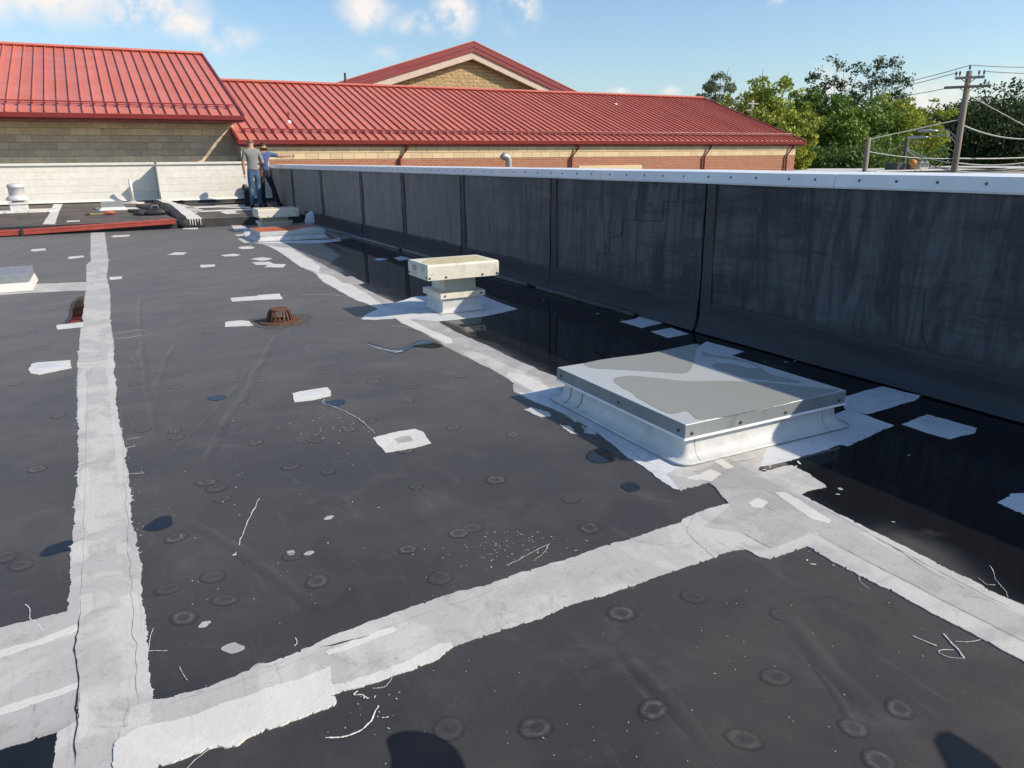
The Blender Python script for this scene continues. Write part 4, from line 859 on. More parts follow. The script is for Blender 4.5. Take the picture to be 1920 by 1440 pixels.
slab('white_flange', [(vb.x - .8, vb.y - .5), (vb.x + .8, vb.y - .45), (vb.x + .8, vb.y + .4), (vb.x - .8, vb.y + .4)], upz(vb.y) - .02, .05, 'coat_fresh', upper, 2)
b0 = atU(212, 392)
bv = tag(empty('box_vent', b0), 'small low metal box with white coating by the far parapet', 'roof vent')
MB().box(b0.x - .27, b0.x + .27, b0.y - .2, b0.y + .2, b0.z - .04, b0.z + .20, bev=.012).build('box', 'galvanised', bv)
MB().loft([ring(b0.x - .36, b0.x + .36, b0.y - .3, b0.y + .3, b0.z - .03, .05, 3), ring(b0.x - .28, b0.x + .28, b0.y - .21, b0.y + .21, b0.z + .06, .03, 3)]).build('flange', 'coat_fresh', bv)
l0 = at(57, 545)
lbx = tag(empty('box_vent', (l0.x - .5, l0.y + .5, 0)), 'low grey metal box cut by the left edge', 'roof vent')
MB().box(l0.x - 1.0, l0.x, l0.y, l0.y + .95, .02, .22, bev=.008).build('box', 'galvanised', lbx)
MB().loft([ring(l0.x - 1.04, l0.x + .035, l0.y - .05, l0.y + 1.0, .009, .03, 3), ring(l0.x - 1.01, l0.x + .008, l0.y - .008, l0.y + .96, .11, .02, 3)]).build('curb', 'coat_fresh', lbx)

# --- rusty drain dome
dc = at(525, 603)
dr = tag(empty('roof_drain', dc), 'rusty cast-iron roof drain dome in a shallow sump', 'roof drain')
nb = 18; R0, R1, HD = .13, .095, .125
barp = [(R0 + .005, .0), (R0, .02), (R0 - .012, .06), (R1 + .008, .105), (R1 - .01, HD)]
for k in range(nb):
    a = 2 * math.pi * k / nb; ca, sa = math.cos(a), math.sin(a)
    MB().loft([[(dc.x + (r + o1) * ca - w_ * sa, dc.y + (r + o1) * sa + w_ * ca, z + .006) for o1, w_ in ((-.012, -.007), (.006, -.008), (.006, .008), (-.012, .007))] for r, z in barp]).build('bar', 'cast_iron_rust', dr)
MB().lathe((dc.x, dc.y, .0), [(R1 - .01, HD - .002), (R1 + .004, HD + .006), (R1 - .01, HD + .016), (.03, HD + .018), (.004, HD + .018)], 24).build('top_disc', 'cast_iron_rust', dr)
MB().lathe((dc.x, dc.y, 0), [(.21, .003), (.205, .012), (.15, .014), (.13, .02), (.12, .008)], 32).build('clamp_ring', 'cast_iron_rust', dr)
slab('sediment_stain', [(dc.x + (.33 + .07 * math.sin(3 * t)) * math.cos(t), dc.y + (.42 + .08 * math.cos(2 * t)) * math.sin(t)) for t in [j * .21 for j in range(30)]], .0008, .0012, 'sediment', roof, 2.5, .5)

# --- loose red gutter lengths along the step
def gutter_piece(p0, p1, label):
    t = tag(empty('gutter_length', (p0 + p1) / 2), label, 'gutter'); d_ = (p1 - p0).normalized(); s = Vector((-d_.y, d_.x, 0))
    pr = [(-.07, .0), (-.075, .10), (-.06, .115), (.05, .12), (.06, .11), (.06, .005)]
    MB().loft([[p + s * a + Vector((0, 0, b2)) for a, b2 in pr] for p in (p0, p1)]).build('trough', 'red_gutter', t)
    MB().loft([[p + s * a + Vector((0, 0, b2)) for a, b2 in [(-.082, .085), (-.082, .1), (-.07, .1), (-.07, .085)]] for p in (p0, p1)]).build('lip', 'red_gutter', t)
    return t
gk = lambda x, y, z: Vector((atY(x, y, YS - .14).x, YS - .14, z))
ga, gm_, gc = gk(-40, 428, .03), gk(40, 428, .03), gk(329, 415, .13)
gutter_piece(ga, gm_, 'short red gutter length cut by the left edge, beside the longer one')
gp = gutter_piece(gm_ + Vector((.02, 0, .002)), gc, 'long red gutter length lying at the foot of the step')
br_ = MB().box(gm_.x - .02, gm_.x + .03, gm_.y - .11, gm_.y + .05, 0, .15).build('bracket', 'dark_plastic', gp)

# --- expansion joint curb with white cap coating
cu = tag(empty('joint_curb', (1.75, 22, .3)), 'black expansion-joint curb with dripping white coating on top', 'roof curb')
n0, n1 = atY(333, 405, YS - .05), atY(380, 405, YS - .05); f0, f1 = atY(287, 374, YP - .12), atY(310, 373, YP - .12)
lp = []
for k in range(13):
    f = k / 12; a, b2 = n0.lerp(f0, f), n1.lerp(f1, f); zt = (a.z - .09) * (1 - f) + (upz(YP) + .12) * f + .012 * noise.noise(Vector((f * 9, 0, 0))); yb = a.y
    zbm = (0 if k == 0 else upz(yb)) - .02
    lp.append([(a.x - .02, yb, zbm), (a.x, yb, zt - .03), (a.x + .05, yb, zt), (b2.x - .04, yb, zt), (b2.x, yb, zt - .03), (b2.x + .03, yb, zbm)])
MB().loft(lp).build('curb', 'membrane_black', cu, True)
lp2 = [[(l[2][0] + (.16 if k < 9 else .05) + .05 * noise.noise(Vector((k * 1.7, 2, 0))), l[2][1], l[2][2] + .004), (l[3][0] + .02, l[3][1], l[3][2] + .004), (l[3][0] + .02, l[3][1], l[3][2] + .012), (l[2][0] + (.16 if k < 9 else .05) + .05 * noise.noise(Vector((k * 1.7, 2, 0))), l[2][1], l[2][2] + .012)] for k, l in enumerate(lp)]
MB().loft(lp2).build('coating', 'coat_fresh', cu)
for f in (.15, .32, .5, .68, .86):
    p = Vector(lp2[0][0]).lerp(Vector(lp2[0][1]), f); MB().tube([p + Vector((0, -.006, .006)), p + Vector((0, -.014, -.04)), p + Vector((.004, -.014, -rng.uniform(.08, .17)))], [.02, .012, .008], 6).build('drip', 'coat_fresh', cu)
# white smears on the upper roof section
def ustrip(pts, mat='coat_fresh'):
    p = [atU(x, y) for x, y in pts]; q = ragged(p, 1.0, 1.0); tri = tessellate_polygon([[Vector((a.x, a.y, 0)) for a in q]])
    MB().add([(a.x, a.y, upz(a.y) + .006) for a in q], [tuple(t) for t in tri]).build('coating_strip', mat, upper)
ustrip([(101, 382), (118, 382), (112, 395), (103, 421), (80, 421), (92, 402)]); ustrip([(125, 414.5), (150, 413.5), (150, 416), (125, 417)]); ustrip([(178, 390), (255, 389), (262, 392), (180, 394)])
ustrip([(345, 388.5), (412, 386), (470, 388), (470, 391), (412, 389), (345, 391.5)]); ustrip([(360, 396), (470, 391.5), (475, 394), (362, 398.5)]); ustrip([(412, 398), (425, 395.5), (445, 396), (440, 399), (455, 400), (425, 402)]); ustrip([(232, 380), (270, 381), (270, 382.6), (232, 382.6)])
ustrip([(330, 380), (382, 394), (360, 404), (342, 396)], 'coat_white')
# dark pond on the upper section where the two men stand
pu = MB(); q = [atU(x, y) for x, y in [(395, 384), (430, 381), (470, 379), (530, 386), (520, 391), (470, 387), (420, 389)]]
pu.add([(a.x, a.y, upz(a.y) + .004) for a in q], [tuple(range(len(q)))]); tag(pu.build('puddle', 'water'), kind='structure')

# --- leaning white pipe, tool, bag, pipe boot
p0, p1 = atU(250, 380), atY(243, 337, 24.55)
wp = tag(empty('plastic_pipe', p0), 'white plastic pipe leaning on the white parapet', 'pipe')
MB().tube([p0 + Vector((0, 0, .02)), p1], .045, 10).build('pipe', 'painted_metal', wp, True); MB().tube([p0, p0 + (p1 - p0) * .06], .055, 10).build('socket', 'painted_metal', wp)
MB().lathe((p0.x, p0.y, p0.z), [(.35, -.01), (.33, .015), (.12, .03), (.05, .06)], 14).build('boot', 'coat_white', wp)
tl_ = atU(190, 403)
tool = tag(empty('hand_tool', tl_), 'long-handled tool with orange grip lying on the dusty roof section', 'tool')
MB().tube([tl_ + Vector((-.25, 0, .03)), tl_ + Vector((.1, -.03, .03))], .015, 6).build('shaft', 'tool_yellow', tool)
MB().tube([tl_ + Vector((.08, -.03, .03)), tl_ + Vector((.18, -.04, .06)), tl_ + Vector((.32, -.05, .04))], [.03, .05, .035], 8).build('grip', 'orange_plastic', tool)
MB().loft([ring(tl_.x - .36, tl_.x - .24, tl_.y - .06, tl_.y + .06, tl_.z + .002, .01, 1), ring(tl_.x - .33, tl_.x - .25, tl_.y - .03, tl_.y + .03, tl_.z + .05, .01, 1)]).build('head', 'dark_plastic', tool)
for px_, py_, s_, lab in ((292, 403, .22, 'black tool bag beside the joint curb'), ):
    c = atU(px_, py_); bg = tag(empty('tool_bag', c), lab, 'bag')
    MB().loft([ring(c.x - s_, c.x + s_, c.y - .12, c.y + .12, c.z, .05, 3), ring(c.x - s_ * 1.1, c.x + s_ * 1.1, c.y - .14, c.y + .14, c.z + .08, .06, 3), ring(c.x - s_ * .6, c.x + s_ * .7, c.y - .07, c.y + .07, c.z + .17, .04, 3)]).build('body', 'dark_plastic', bg, True)
    MB().tube([(c.x - .1, c.y, c.z + .15), (c.x - .06, c.y, c.z + .24), (c.x + .06, c.y, c.z + .24), (c.x + .1, c.y, c.z + .15)], .012, 6).build('strap', 'unit_grey', bg)
for lab_, pts in (('torn black rubber scrap between the orange tool and the curb', [(240, 398), (262, 397), (275, 399), (262, 400.5)]), ('black rubber scrap touching the tool bag', [(250, 404), (262, 401.5), (280, 403), (268, 405)]), ('farthest black rubber scrap, by the foot of the white pipe', [(255, 388), (285, 390), (290, 395), (268, 392)])):
    q = [atU(x, y) for x, y in pts]; lp_ = [[(a.x, a.y, upz(a.y) + .008) for a in q], [(a.x, a.y, upz(a.y) + .05 + .04 * rng.random()) for a in q]]
    tag(MB().loft(lp_).build('rubber_scrap', 'membrane_black'), lab_, 'scrap', 'rubber scraps beside the curb')
pb = at(597, 421)
bt_ = tag(empty('pipe_boot', pb), 'white-coated bent pipe rising from a lumpy boot by the parapet', 'roof pipe')
lob = [[(pb.x + (r_1 + .05 * noise.noise(Vector((math.cos(t_) * 2, math.sin(t_) * 2, z * 5)))) * math.cos(t_), pb.y + r_1 * .8 * math.sin(t_), z) for t_ in [j * math.pi / 8 for j in range(16)]] for r_1, z in ((.34, .0), (.33, .12), (.28, .26), (.16, .34), (.02, .36))]
MB().loft(lob).build('boot', 'coat_flange', bt_, True)
MB().tube([(pb.x - .05, pb.y, .1), (pb.x + .12, pb.y, .12), (pb.x + .34, pb.y - .1, .2), (pb.x + .38, pb.y - .1, .36), (pb.x + .30, pb.y - .1, .55)], [.06, .06, .055, .05, .05], 10).build('pipe', 'coat_flange', bt_, True)
bh = atY(461, 355, YP - .15)
sd = tag(empty('wall_scupper', bh), 'black conductor fitting hanging on the corner of the white parapet', 'fitting')
MB().box(bh.x - .06, bh.x + .12, bh.y - .06, bh.y + .08, bh.z - .38, bh.z + .02, bev=.02).build('body', 'dark_plastic', sd); MB().lathe((bh.x - .02, bh.y, bh.z), [(.09, 0), (.1, .06), (.06, .14), (.01, .15)], 12).build('cap', 'dark_plastic', sd)
# pipes on the buildings
gn = atY(952, 318, YW2 - .5); gy = gn.y
gq = tag(empty('gooseneck_vent', (gn.x, gy, -4)), 'galvanised gooseneck vent standing before the brick wall', 'vent pipe')
top = atY(948, 294, gy); MB().tube([(gn.x + .05, gy, -4), (gn.x + .05, gy, top.z - .25), (gn.x + .04, gy, top.z - .12), (gn.x - .02, gy, top.z), (gn.x - .14, gy, top.z + .03), (gn.x - .22, gy, top.z - .06)], .12, 14).build('pipe', 'galvanised', gq, True)
def roof_pipe(x, y, hgt, ye, ze, label, r=.03):
    rr_ = ray(x, y); t_ = (ze - PITCH * ye - EYE) / (rr_[2] - PITCH * rr_[1]); p = Vector((rr_[0] * t_, rr_[1] * t_, EYE + rr_[2] * t_))
    t = tag(empty('roof_vent_pipe', p), label, 'vent pipe'); MB().lathe(p, [(.09, -.05), (.08, .02), (.035, .06)], 12).build('flashing', 'coping_metal', t); MB().tube([p, p + Vector((0, 0, hgt))], r, 8).build('pipe', 'red_trim', t)
roof_pipe(542, 229, .34, YE2, e0.z, 'small pipe with white flashing low on the long red roof'); roof_pipe(1154, 196, .42, YE2, e0.z, 'thin pipe near the ridge of the long red roof', .025)
pp = atY(648, 158, 33.4); t = tag(empty('roof_vent_pipe', pp), 'short dark pipe at the left foot of the pointed gable', 'vent pipe'); MB().tube([pp, pp + Vector((0, 0, .45))], .05, 8).build('pipe', 'unit_dark', t)
# ================================================================== PEOPLE
def person(loc, J, E_, tags, name_label, mats, hands, rotz=0.0):
    """one continuous skinned body; faces take the cloth of their nearest bone"""
    keys = list(J); me = bpy.data.meshes.new('body'); me.from_pydata([J[k][0] for k in keys], [(keys.index(a), keys.index(b2)) for a, b2 in E_], [])
    o = bpy.data.objects.new('body', me); COL.objects.link(o)
    o.modifiers.new('s', 'SKIN'); sub = o.modifiers.new('u', 'SUBSURF'); sub.levels = 2; sub.render_levels = 2
    sk = me.skin_vertices[0].data
    for i, k in enumerate(keys):
        r = J[k][1]; sk[i].radius = r if isinstance(r, tuple) else (r, r); sk[i].use_root = (k == 'pelvis')
    dg = bpy.context.evaluated_depsgraph_get(); ev = bpy.data.meshes.new_from_object(o.evaluated_get(dg)); bpy.data.objects.remove(o)
    verts = [tuple(v.co) for v in ev.vertices]; faces = [tuple(p.vertices) for p in ev.polygons]
    segs = [(Vector(J[a][0]), Vector(J[b2][0]), tags.get((a, b2), 1)) for a, b2 in E_]; mi = []
    for p in ev.polygons:
        c = p.center; best = (9, 0)
        for a, b2, tg in segs:
            e = b2 - a; t_ = max(0, min(1, (c - a).dot(e) / e.length_squared)); d_ = (c - a - e * t_).length
            if d_ < best[0]: best = (d_, tg(t_) if callable(tg) else tg)
        mi.append(best[1])
    mb = MB(); mb.v = verts; mb.f = faces; mb.mi = mi
    for pts, r in hands:
        mb.tube(pts, r, 6, 0)
    root = empty('person', loc); root.rotation_euler = (0, 0, rotz)
    b_ = bpy.data.objects.new('body', mb.mesh(mats, smooth=True)); COL.objects.link(b_); b_.parent = root
    tag(root, name_label, 'person'); return root
def fingers(w, d_, side, curl=.3):
    """four fingers and a thumb from the wrist w towards d_"""
    w, d_, side = Vector(w), Vector(d_).normalized(), Vector(side).normalized(); nrm = d_.cross(side); hs = []
    for i, (L, o) in enumerate(((.07, -.028), (.08, -.009), (.075, .010), (.06, .028))):
        a = w + d_ * .075 + side * o; hs.append(([a, a + d_ * L * .5 + nrm * .01 * curl, a + d_ * L * .85 + nrm * .05 * curl], [.0095, .009, .007]))
    a = w + d_ * .03 - side * .03; hs.append(([a, a - side * .025 + d_ * .03, a - side * .03 + d_ * .06 + nrm * .02], [.011, .010, .008])); return hs
def hair(root, c, r, mat, cut):
    mb = MB(); lat = 8; n = 18; L = []
    for i in range(lat + 1):
        th = i / lat * cut; L.append([(c[0] + r[0] * math.sin(th) * math.cos(2 * math.pi * k / n), c[1] + r[1] * math.sin(th) * math.sin(2 * math.pi * k / n), c[2] + r[2] * math.cos(th) + .004 * noise.noise(Vector((k, i, 1)))) for k in range(n)])
    mb.loft(L, caps=False); o = bpy.data.objects.new('hair', mb.mesh(mat, smooth=True)); COL.objects.link(o); o.parent = root; return o
def face(root, c, fwd, r=.095):
    f = Vector(fwd).normalized(); s = Vector((f.y, -f.x, 0)); c = Vector(c)
    mb = MB(); n_ = c + f * r; mb.tube([n_ + Vector((0, 0, .03)) - f * .01, n_ + f * .016 - Vector((0, 0, .012)), n_ - Vector((0, 0, .02)) - f * .012], [.008, .014, .008], 6)
    for q in (-1, 1): e = c + s * q * r * .88 - f * .0; mb.lathe(e + Vector((0, 0, -.03)), [(.008, 0), (.016, .015), (.017, .04), (.008, .055)], 8)
    o = bpy.data.objects.new('nose_and_ears', mb.mesh('skin_tan', smooth=True)); COL.objects.link(o); o.parent = root
    mb = MB()
    for q in (-1, 1): mb.lathe(c + s * q * .034 + f * (r * .86) + Vector((0, 0, .012)), [(.003, -.004), (.007, 0), (.003, .004)], 8)
    mb.tube([c + s * -.025 + f * r * .82 - Vector((0, 0, .055)), c + f * r * .9 - Vector((0, 0, .058)), c + s * .025 + f * r * .82 - Vector((0, 0, .055))], .0035, 5)
    o = bpy.data.objects.new('eyes_and_mouth', mb.mesh('hair_black')); COL.objects.link(o); o.parent = root
F1 = atU(482, 389); K = 1.03
J1 = {'pelvis': ((0, 0, .96), (.15, .11)), 'waist': ((0, .005, 1.1), (.145, .11)), 'chest': ((0, .0, 1.33), (.175, .12)), 'upper': ((0, -.005, 1.46), (.14, .1)), 'neck': ((.0, .015, 1.555), (.056, .058)), 'head': ((.0, .03, 1.65), (.072, .088)), 'crown': ((.0, .03, 1.735), (.06, .072)),
      'shL': ((-.175, 0, 1.46), .072), 'elL': ((-.245, -.02, 1.17), .047), 'wrL': ((-.235, .05, .93), .031), 'haL': ((-.23, .07, .86), (.034, .02)),
      'shR': ((.175, 0, 1.46), .072), 'elR': ((.27, -.02, 1.18), .047), 'wrR': ((.17, .2, 1.14), .031), 'haR': ((.12, .26, 1.15), (.03, .025)),
      'hiL': ((-.085, 0, .88), (.092, .1)), 'knL': ((-.10, .015, .5), (.066, .068)), 'anL': ((-.11, -.02, .1), (.056, .06)), 'heL': ((-.11, -.03, .045), (.045, .05)), 'toL': ((-.14, .15, .035), (.045, .032)),
      'hiR': ((.085, 0, .88), (.092, .1)), 'knR': ((.09, .015, .5), (.066, .068)), 'anR': ((.10, -.01, .1), (.056, .06)), 'heR': ((.10, -.02, .045), (.045, .05)), 'toR': ((.13, .16, .035), (.045, .032))}
EB = [('pelvis', 'waist'), ('waist', 'chest'), ('chest', 'upper'), ('upper', 'neck'), ('neck', 'head'), ('head', 'crown'), ('upper', 'shL'), ('shL', 'elL'), ('elL', 'wrL'), ('wrL', 'haL'), ('upper', 'shR'), ('shR', 'elR'), ('elR', 'wrR'), ('wrR', 'haR'),
      ('pelvis', 'hiL'), ('hiL', 'knL'), ('knL', 'anL'), ('anL', 'heL'), ('heL', 'toL'), ('pelvis', 'hiR'), ('hiR', 'knR'), ('knR', 'anR'), ('anR', 'heR'), ('heR', 'toR')]
TG = {('pelvis', 'waist'): lambda t: 1 if t > .45 else 2, ('upper', 'neck'): lambda t: 1 if t < .55 else 0, ('neck', 'head'): 0, ('head', 'crown'): 0, ('elL', 'wrL'): 0, ('wrL', 'haL'): 0, ('elR', 'wrR'): 0, ('wrR', 'haR'): 0,
      ('shL', 'elL'): lambda t: 1 if t < .8 else 0, ('shR', 'elR'): lambda t: 1 if t < .8 else 0}
for s in 'LR':
    TG[('pelvis', 'hi' + s)] = 2; TG[('hi' + s, 'kn' + s)] = 2; TG[('kn' + s, 'an' + s)] = 2; TG[('an' + s, 'he' + s)] = lambda t: 2 if t < .4 else 3; TG[('he' + s, 'to' + s)] = 3
P1 = person(F1, J1, EB, TG, 'man in grey polo shirt and blue jeans seen from behind', ['skin', 'shirt_grey', 'jeans_blue', 'shoe'], fingers((-.235, .055, .90), (.0, .15, -1), (.3, 1, 0)) + fingers((.15, .23, 1.145), (-.6, .6, .1), (.1, .1, 1)))
P1.scale = (K, K, K); hair(P1, (0, .022, 1.69), (.08, .094, .092), 'hair_sandy', 1.5); face(P1, (0, .03, 1.66), (.15, 1, 0))
bl_ = MB().loft([[(.152 * math.cos(t), .116 * math.sin(t), z) for t in [j * math.pi / 12 for j in range(24)]] for z in (1.0, 1.035)], caps=False); o = bpy.data.objects.new('belt', bl_.mesh('belt')); COL.objects.link(o); o.parent = P1
cl_ = MB().loft([[(.066 * k_ * math.cos(t), .012 + .07 * k_ * math.sin(t), z) for t in [j * math.pi / 10 for j in range(20)]] for z, k_ in ((1.50, 1.15), (1.545, 1.0))], caps=False); o = bpy.data.objects.new('collar', cl_.mesh('shirt_grey')); COL.objects.link(o); o.parent = P1
F2 = atU(508, 386.5); F2 = Vector((F2.x - .05, F2.y + .15, upz(F2.y + .15)))
J2 = dict(J1)
J2.update({'pelvis': ((-.02, 0, .93), (.15, .115)), 'waist': ((-.01, .0, 1.07), (.15, .125)), 'chest': ((0, .0, 1.29), (.18, .13)), 'upper': ((0, .0, 1.42), (.145, .105)), 'neck': ((.01, -.015, 1.515), (.058, .06)), 'head': ((.02, -.035, 1.60), (.076, .09)), 'crown': ((.02, -.035, 1.69), (.064, .076)),
           'shR': ((.185, -.01, 1.42), .075), 'elR': ((.45, -.05, 1.36), .05), 'wrR': ((.70, -.08, 1.36), .032), 'haR': ((.77, -.085, 1.37), (.032, .024)),
           'shL': ((-.175, 0, 1.42), .072), 'elL': ((-.24, -.03, 1.14), .047), 'wrL': ((-.2, -.1, .92), .031), 'haL': ((-.19, -.12, .86), (.034, .02)),
           'hiR': ((.075, 0, .86), (.095, .1)), 'knR': ((.19, -.03, .48), (.07, .07)), 'anR': ((.30, -.04, .1), (.057, .06)), 'heR': ((.30, -.02, .045), (.048, .05)), 'toR': ((.37, -.2, .035), (.047, .034)),
           'hiL': ((-.095, 0, .86), (.095, .1)), 'knL': ((-.1, -.02, .48), (.068, .068)), 'anL': ((-.1, .02, .1), (.056, .06)), 'heL': ((-.1, .03, .045), (.045, .05)), 'toL': ((-.06, -.14, .035), (.045, .032))})
P2 = person(F2, J2, EB, TG, 'man in blue shirt and dark jeans pointing over the parapet', ['skin_tan', 'shirt_blue', 'jeans_dark', 'shoe'], fingers((.72, -.08, 1.362), (1, -.03, .03), (.05, 0, 1), .5) + fingers((-.2, -.1, .92), (.05, -.2, -1), (.3, 1, 0)))
hair(P2, (.015, -.02, 1.64), (.09, .098, .098), 'hair_black', 1.4); face(P2, (.02, -.035, 1.61), (.75, -.66, 0))
bl_ = MB().loft([[(-.02 + .155 * math.cos(t), .122 * math.sin(t), z) for t in [j * math.pi / 12 for j in range(24)]] for z in (.975, 1.01)], caps=False); o = bpy.data.objects.new('belt', bl_.mesh('belt')); COL.objects.link(o); o.parent = P2

# ================================================================== POLES AND LINES
def pole(name, x, y, Y, r, mat, label, foot=(0, 0)):
    tp = atY(x, y, Y); t = tag(empty(name, (tp.x, Y, -4)), label, 'pole')
    MB().tube([(tp.x + foot[0], Y, -4), (tp.x, Y, tp.z)], [r * 1.35, r], 12).build('shaft', mat, t, True); return t, tp
YP1 = 28.0
up_, tp = pole('utility_pole', 1818, 133, YP1, .15, 'wood_pole', 'wooden utility pole with two crossarms and street lamps')
sc = -(ROT @ (np.array(tp) - np.array((0, 0, EYE))))[2] / FPX             # metres per pixel there
sd_ = Vector((tp.y, -tp.x, 0)).normalized()
def pp_(x, y): v = atY(x, y, YP1); d0 = (v - tp).dot(sd_); return tp + sd_ * ((x - 1818) * sc * 1.08) + Vector((0, 0, v.z - tp.z))
def offp(dx, dy): return tp + sd_ * dx * sc + Vector((0, 0, -dy * sc))
mid = lambda dy: Vector((tp.x, tp.y, tp.z - dy * sc))
for (dxa, dxb, dy, mt) in ((-22, 26, 12, 'wood_grey'), (-38, 38, 28, 'wood_pole')):
    a, b2 = mid(dy) + sd_ * dxa * sc, mid(dy) + sd_ * dxb * sc; nv = Vector((-sd_.y, sd_.x, 0)) * .07
    MB().hexa([a - nv * 2.6 - Vector((0, 0, .07)), b2 - nv * 2.6 - Vector((0, 0, .07)), b2 - nv * 1.2 - Vector((0, 0, .07)), a - nv * 1.2 - Vector((0, 0, .07)), a - nv * 2.6 + Vector((0, 0, .07)), b2 - nv * 2.6 + Vector((0, 0, .07)), b2 - nv * 1.2 + Vector((0, 0, .07)), a - nv * 1.2 + Vector((0, 0, .07))]).build('crossarm', mt, up_)
    for s_ in (-1, 1): MB().tube([mid(dy) + sd_ * s_ * 14 * sc - nv * 2, mid(dy + 11) - nv * 2], .025, 5).build('brace', 'wood_grey', up_)
ins_pts = [(-21, 12), (-15, 12), (16, 12), (24, 12), (28, 28)]
imesh = MB().lathe((0, 0, 0), [(.02, 0), (.02, .08), (.06, .1), (.05, .16), (.065, .2), (.04, .28), (.01, .3)], 8).mesh('insulator')
for dx, dy in ins_pts: inst('insulator', imesh, mid(dy) + sd_ * dx * sc + Vector((0, 0, .08)), up_)
inst('insulator', imesh, tp, up_)
lampc = mid(130)
for k_, dz in ((0, 0), (1, -.25)):
    a0 = lampc + Vector((0, 0, dz)); tip = a0 - sd_ * (42 + 16 * k_) * sc + Vector((0, 0, .75 - .1 * k_))
    MB().tube([a0, a0 - sd_ * 8 * sc + Vector((0, 0, .45)), a0 - sd_ * 20 * sc + Vector((0, 0, .75)), tip], .035, 6).build('lamp_arm', 'lamp_metal', up_)
    MB().tube([tip + sd_ * .15, tip - sd_ * .25, tip - sd_ * .75, tip - sd_ * .95], [.05, .16, .13, .03], 10, flat=.6).build('lamp_head', 'lamp_metal', up_, True)
p2_, tp2 = pole('utility_pole', 1629, 258, 30, .13, 'wood_pole', 'short pale stub pole in front of the trees')
p3_, tp3 = pole('utility_pole', 1702, 255, 34, .10, 'wood_pole_dark', 'thin dark pole beside the rooftop cooling units')
MB().box(tp3.x - .12, tp3.x + .12, 33.85, 34.0, tp3.z - .9, tp3.z - .72).build('clamp', 'insulator', p3_)
p4_, tp4 = pole('utility_pole', 1411, 188, 46, .12, 'wood_grey', 'distant grey pole with two crossarms behind the long red roof')
for dy, w in ((.25, .55), (.75, .7)):
    MB().box(tp4.x - w, tp4.x + w, 45.85, 45.95, tp4.z - dy - .05, tp4.z - dy + .05).build('crossarm', 'wood_grey', p4_)
MB().tube([(tp4.x + .5, 45.9, tp4.z - .8), (tp4.x, 45.9, tp4.z - 1.3)], .03, 5).build('brace', 'wood_grey', p4_); MB().tube([(tp4.x - .5, 45.9, tp4.z - .8), (tp4.x, 45.9, tp4.z - 1.3)], .03, 5).build('brace', 'wood_grey', p4_)
def line(a, b2, sag, r, mat, label):
    q = [a.lerp(b2, k / 16) - Vector((0, 0, sag * 4 * (k / 16) * (1 - k / 16))) for k in range(17)]
    tag(MB().tube(q, r, 5).build('power_line', mat), label, 'power line', 'overhead lines')
far_l, far_r = Vector((38, 75, 7)), Vector((75, 18, 8))
line(tp + Vector((0, 0, .3)), atY(1480, 178, 62), .6, .022, 'line_cable', 'topmost thin line running left from the pole top')
line(mid(12) - sd_ * 21 * sc + Vector((0, 0, .3)), atY(1470, 184, 62), .6, .022, 'line_cable', 'middle of the three thin lines left of the pole')
line(mid(28) - sd_ * 30 * sc, atY(1500, 186, 62), .5, .02, 'line_cable', 'lowest of the three thin lines left of the pole')
line(tp + Vector((0, 0, .3)), atY(2060, 124, 27), .1, .022, 'line_cable', 'topmost line running right from the pole top')
line(mid(12) + sd_ * 24 * sc + Vector((0, 0, .3)), atY(2060, 136, 27), .1, .022, 'line_cable', 'second line running right from the upper crossarm')
line(mid(28) + sd_ * 28 * sc + Vector((0, 0, .2)), atY(2000, 205, 24), .2, .022, 'line_cable_pale', 'line dropping right from the lower crossarm to the frame edge')
line(mid(40), atY(1925, 238, 26.5), .0, .025, 'line_cable_pale', 'taut guy line slanting down right from the pole')
line(mid(95), atY(2000, 252, 25), .5, .045, 'line_cable_pale', 'thick pale cable sagging right from mid pole')
line(mid(85), tp2 - Vector((0, 0, .1)), .0, .03, 'line_cable_pale', 'taut cable from the pole down to the stub pole')
line(tp2 - Vector((0, 0, .75)), mid(157), .15, .035, 'line_cable_pale', 'cable from the stub pole to the utility pole')
line(mid(157), atY(2000, 290, 26), .1, .045, 'line_cable_pale', 'upper of the low cables running right')
line(tp3 - Vector((0, 0, .75)), mid(165), .2, .035, 'line_cable_pale', 'upper cable from the dark pole to the utility pole')
line(tp3 - Vector((0, 0, .85)), mid(180), .25, .035, 'line_cable_pale', 'lower cable from the dark pole to the utility pole')
line(mid(165), atY(2000, 288, 25), .35, .045, 'line_cable_pale', 'middle of the low cables running right')
line(mid(180), atY(2000, 296, 25), .4, .04, 'line_cable_pale', 'lowest of the low cables running right')

# ================================================================== NEIGHBOURING ROOF WITH COOLING UNITS
na, nb_ = atY(1650, 318, 31), atY(1890, 318, 33)
zn = 1.6 - .032 * 31
nh = tag(empty('neighbour_building', (48, 33, -4)), 'low flat-roofed building beyond the parapet with pale roof edge', 'building')
MB().box(38, 62, 31.2, 40, -4, zn).build('wall', 'neighbour_wall', nh); MB().box(37.8, 62.2, 31.0, 40.2, zn, zn + .06).build('roof', 'neighbour_roof', nh)
wd_a, wd_b = atY(1790, 322, 31.05), atY(1886, 319, 31.05)
MB().hexa([(wd_a.x, 31, zn + .06), (wd_b.x, 31, zn + .06), (wd_b.x, 36, zn + .06), (wd_a.x, 36, zn + .06), (wd_a.x, 31, zn + .10), (wd_b.x, 31, wd_b.z + .04), (wd_b.x, 36, wd_b.z + .04), (wd_a.x, 36, zn + .1)]).build('roof_ridge', 'neighbour_roof', nh)
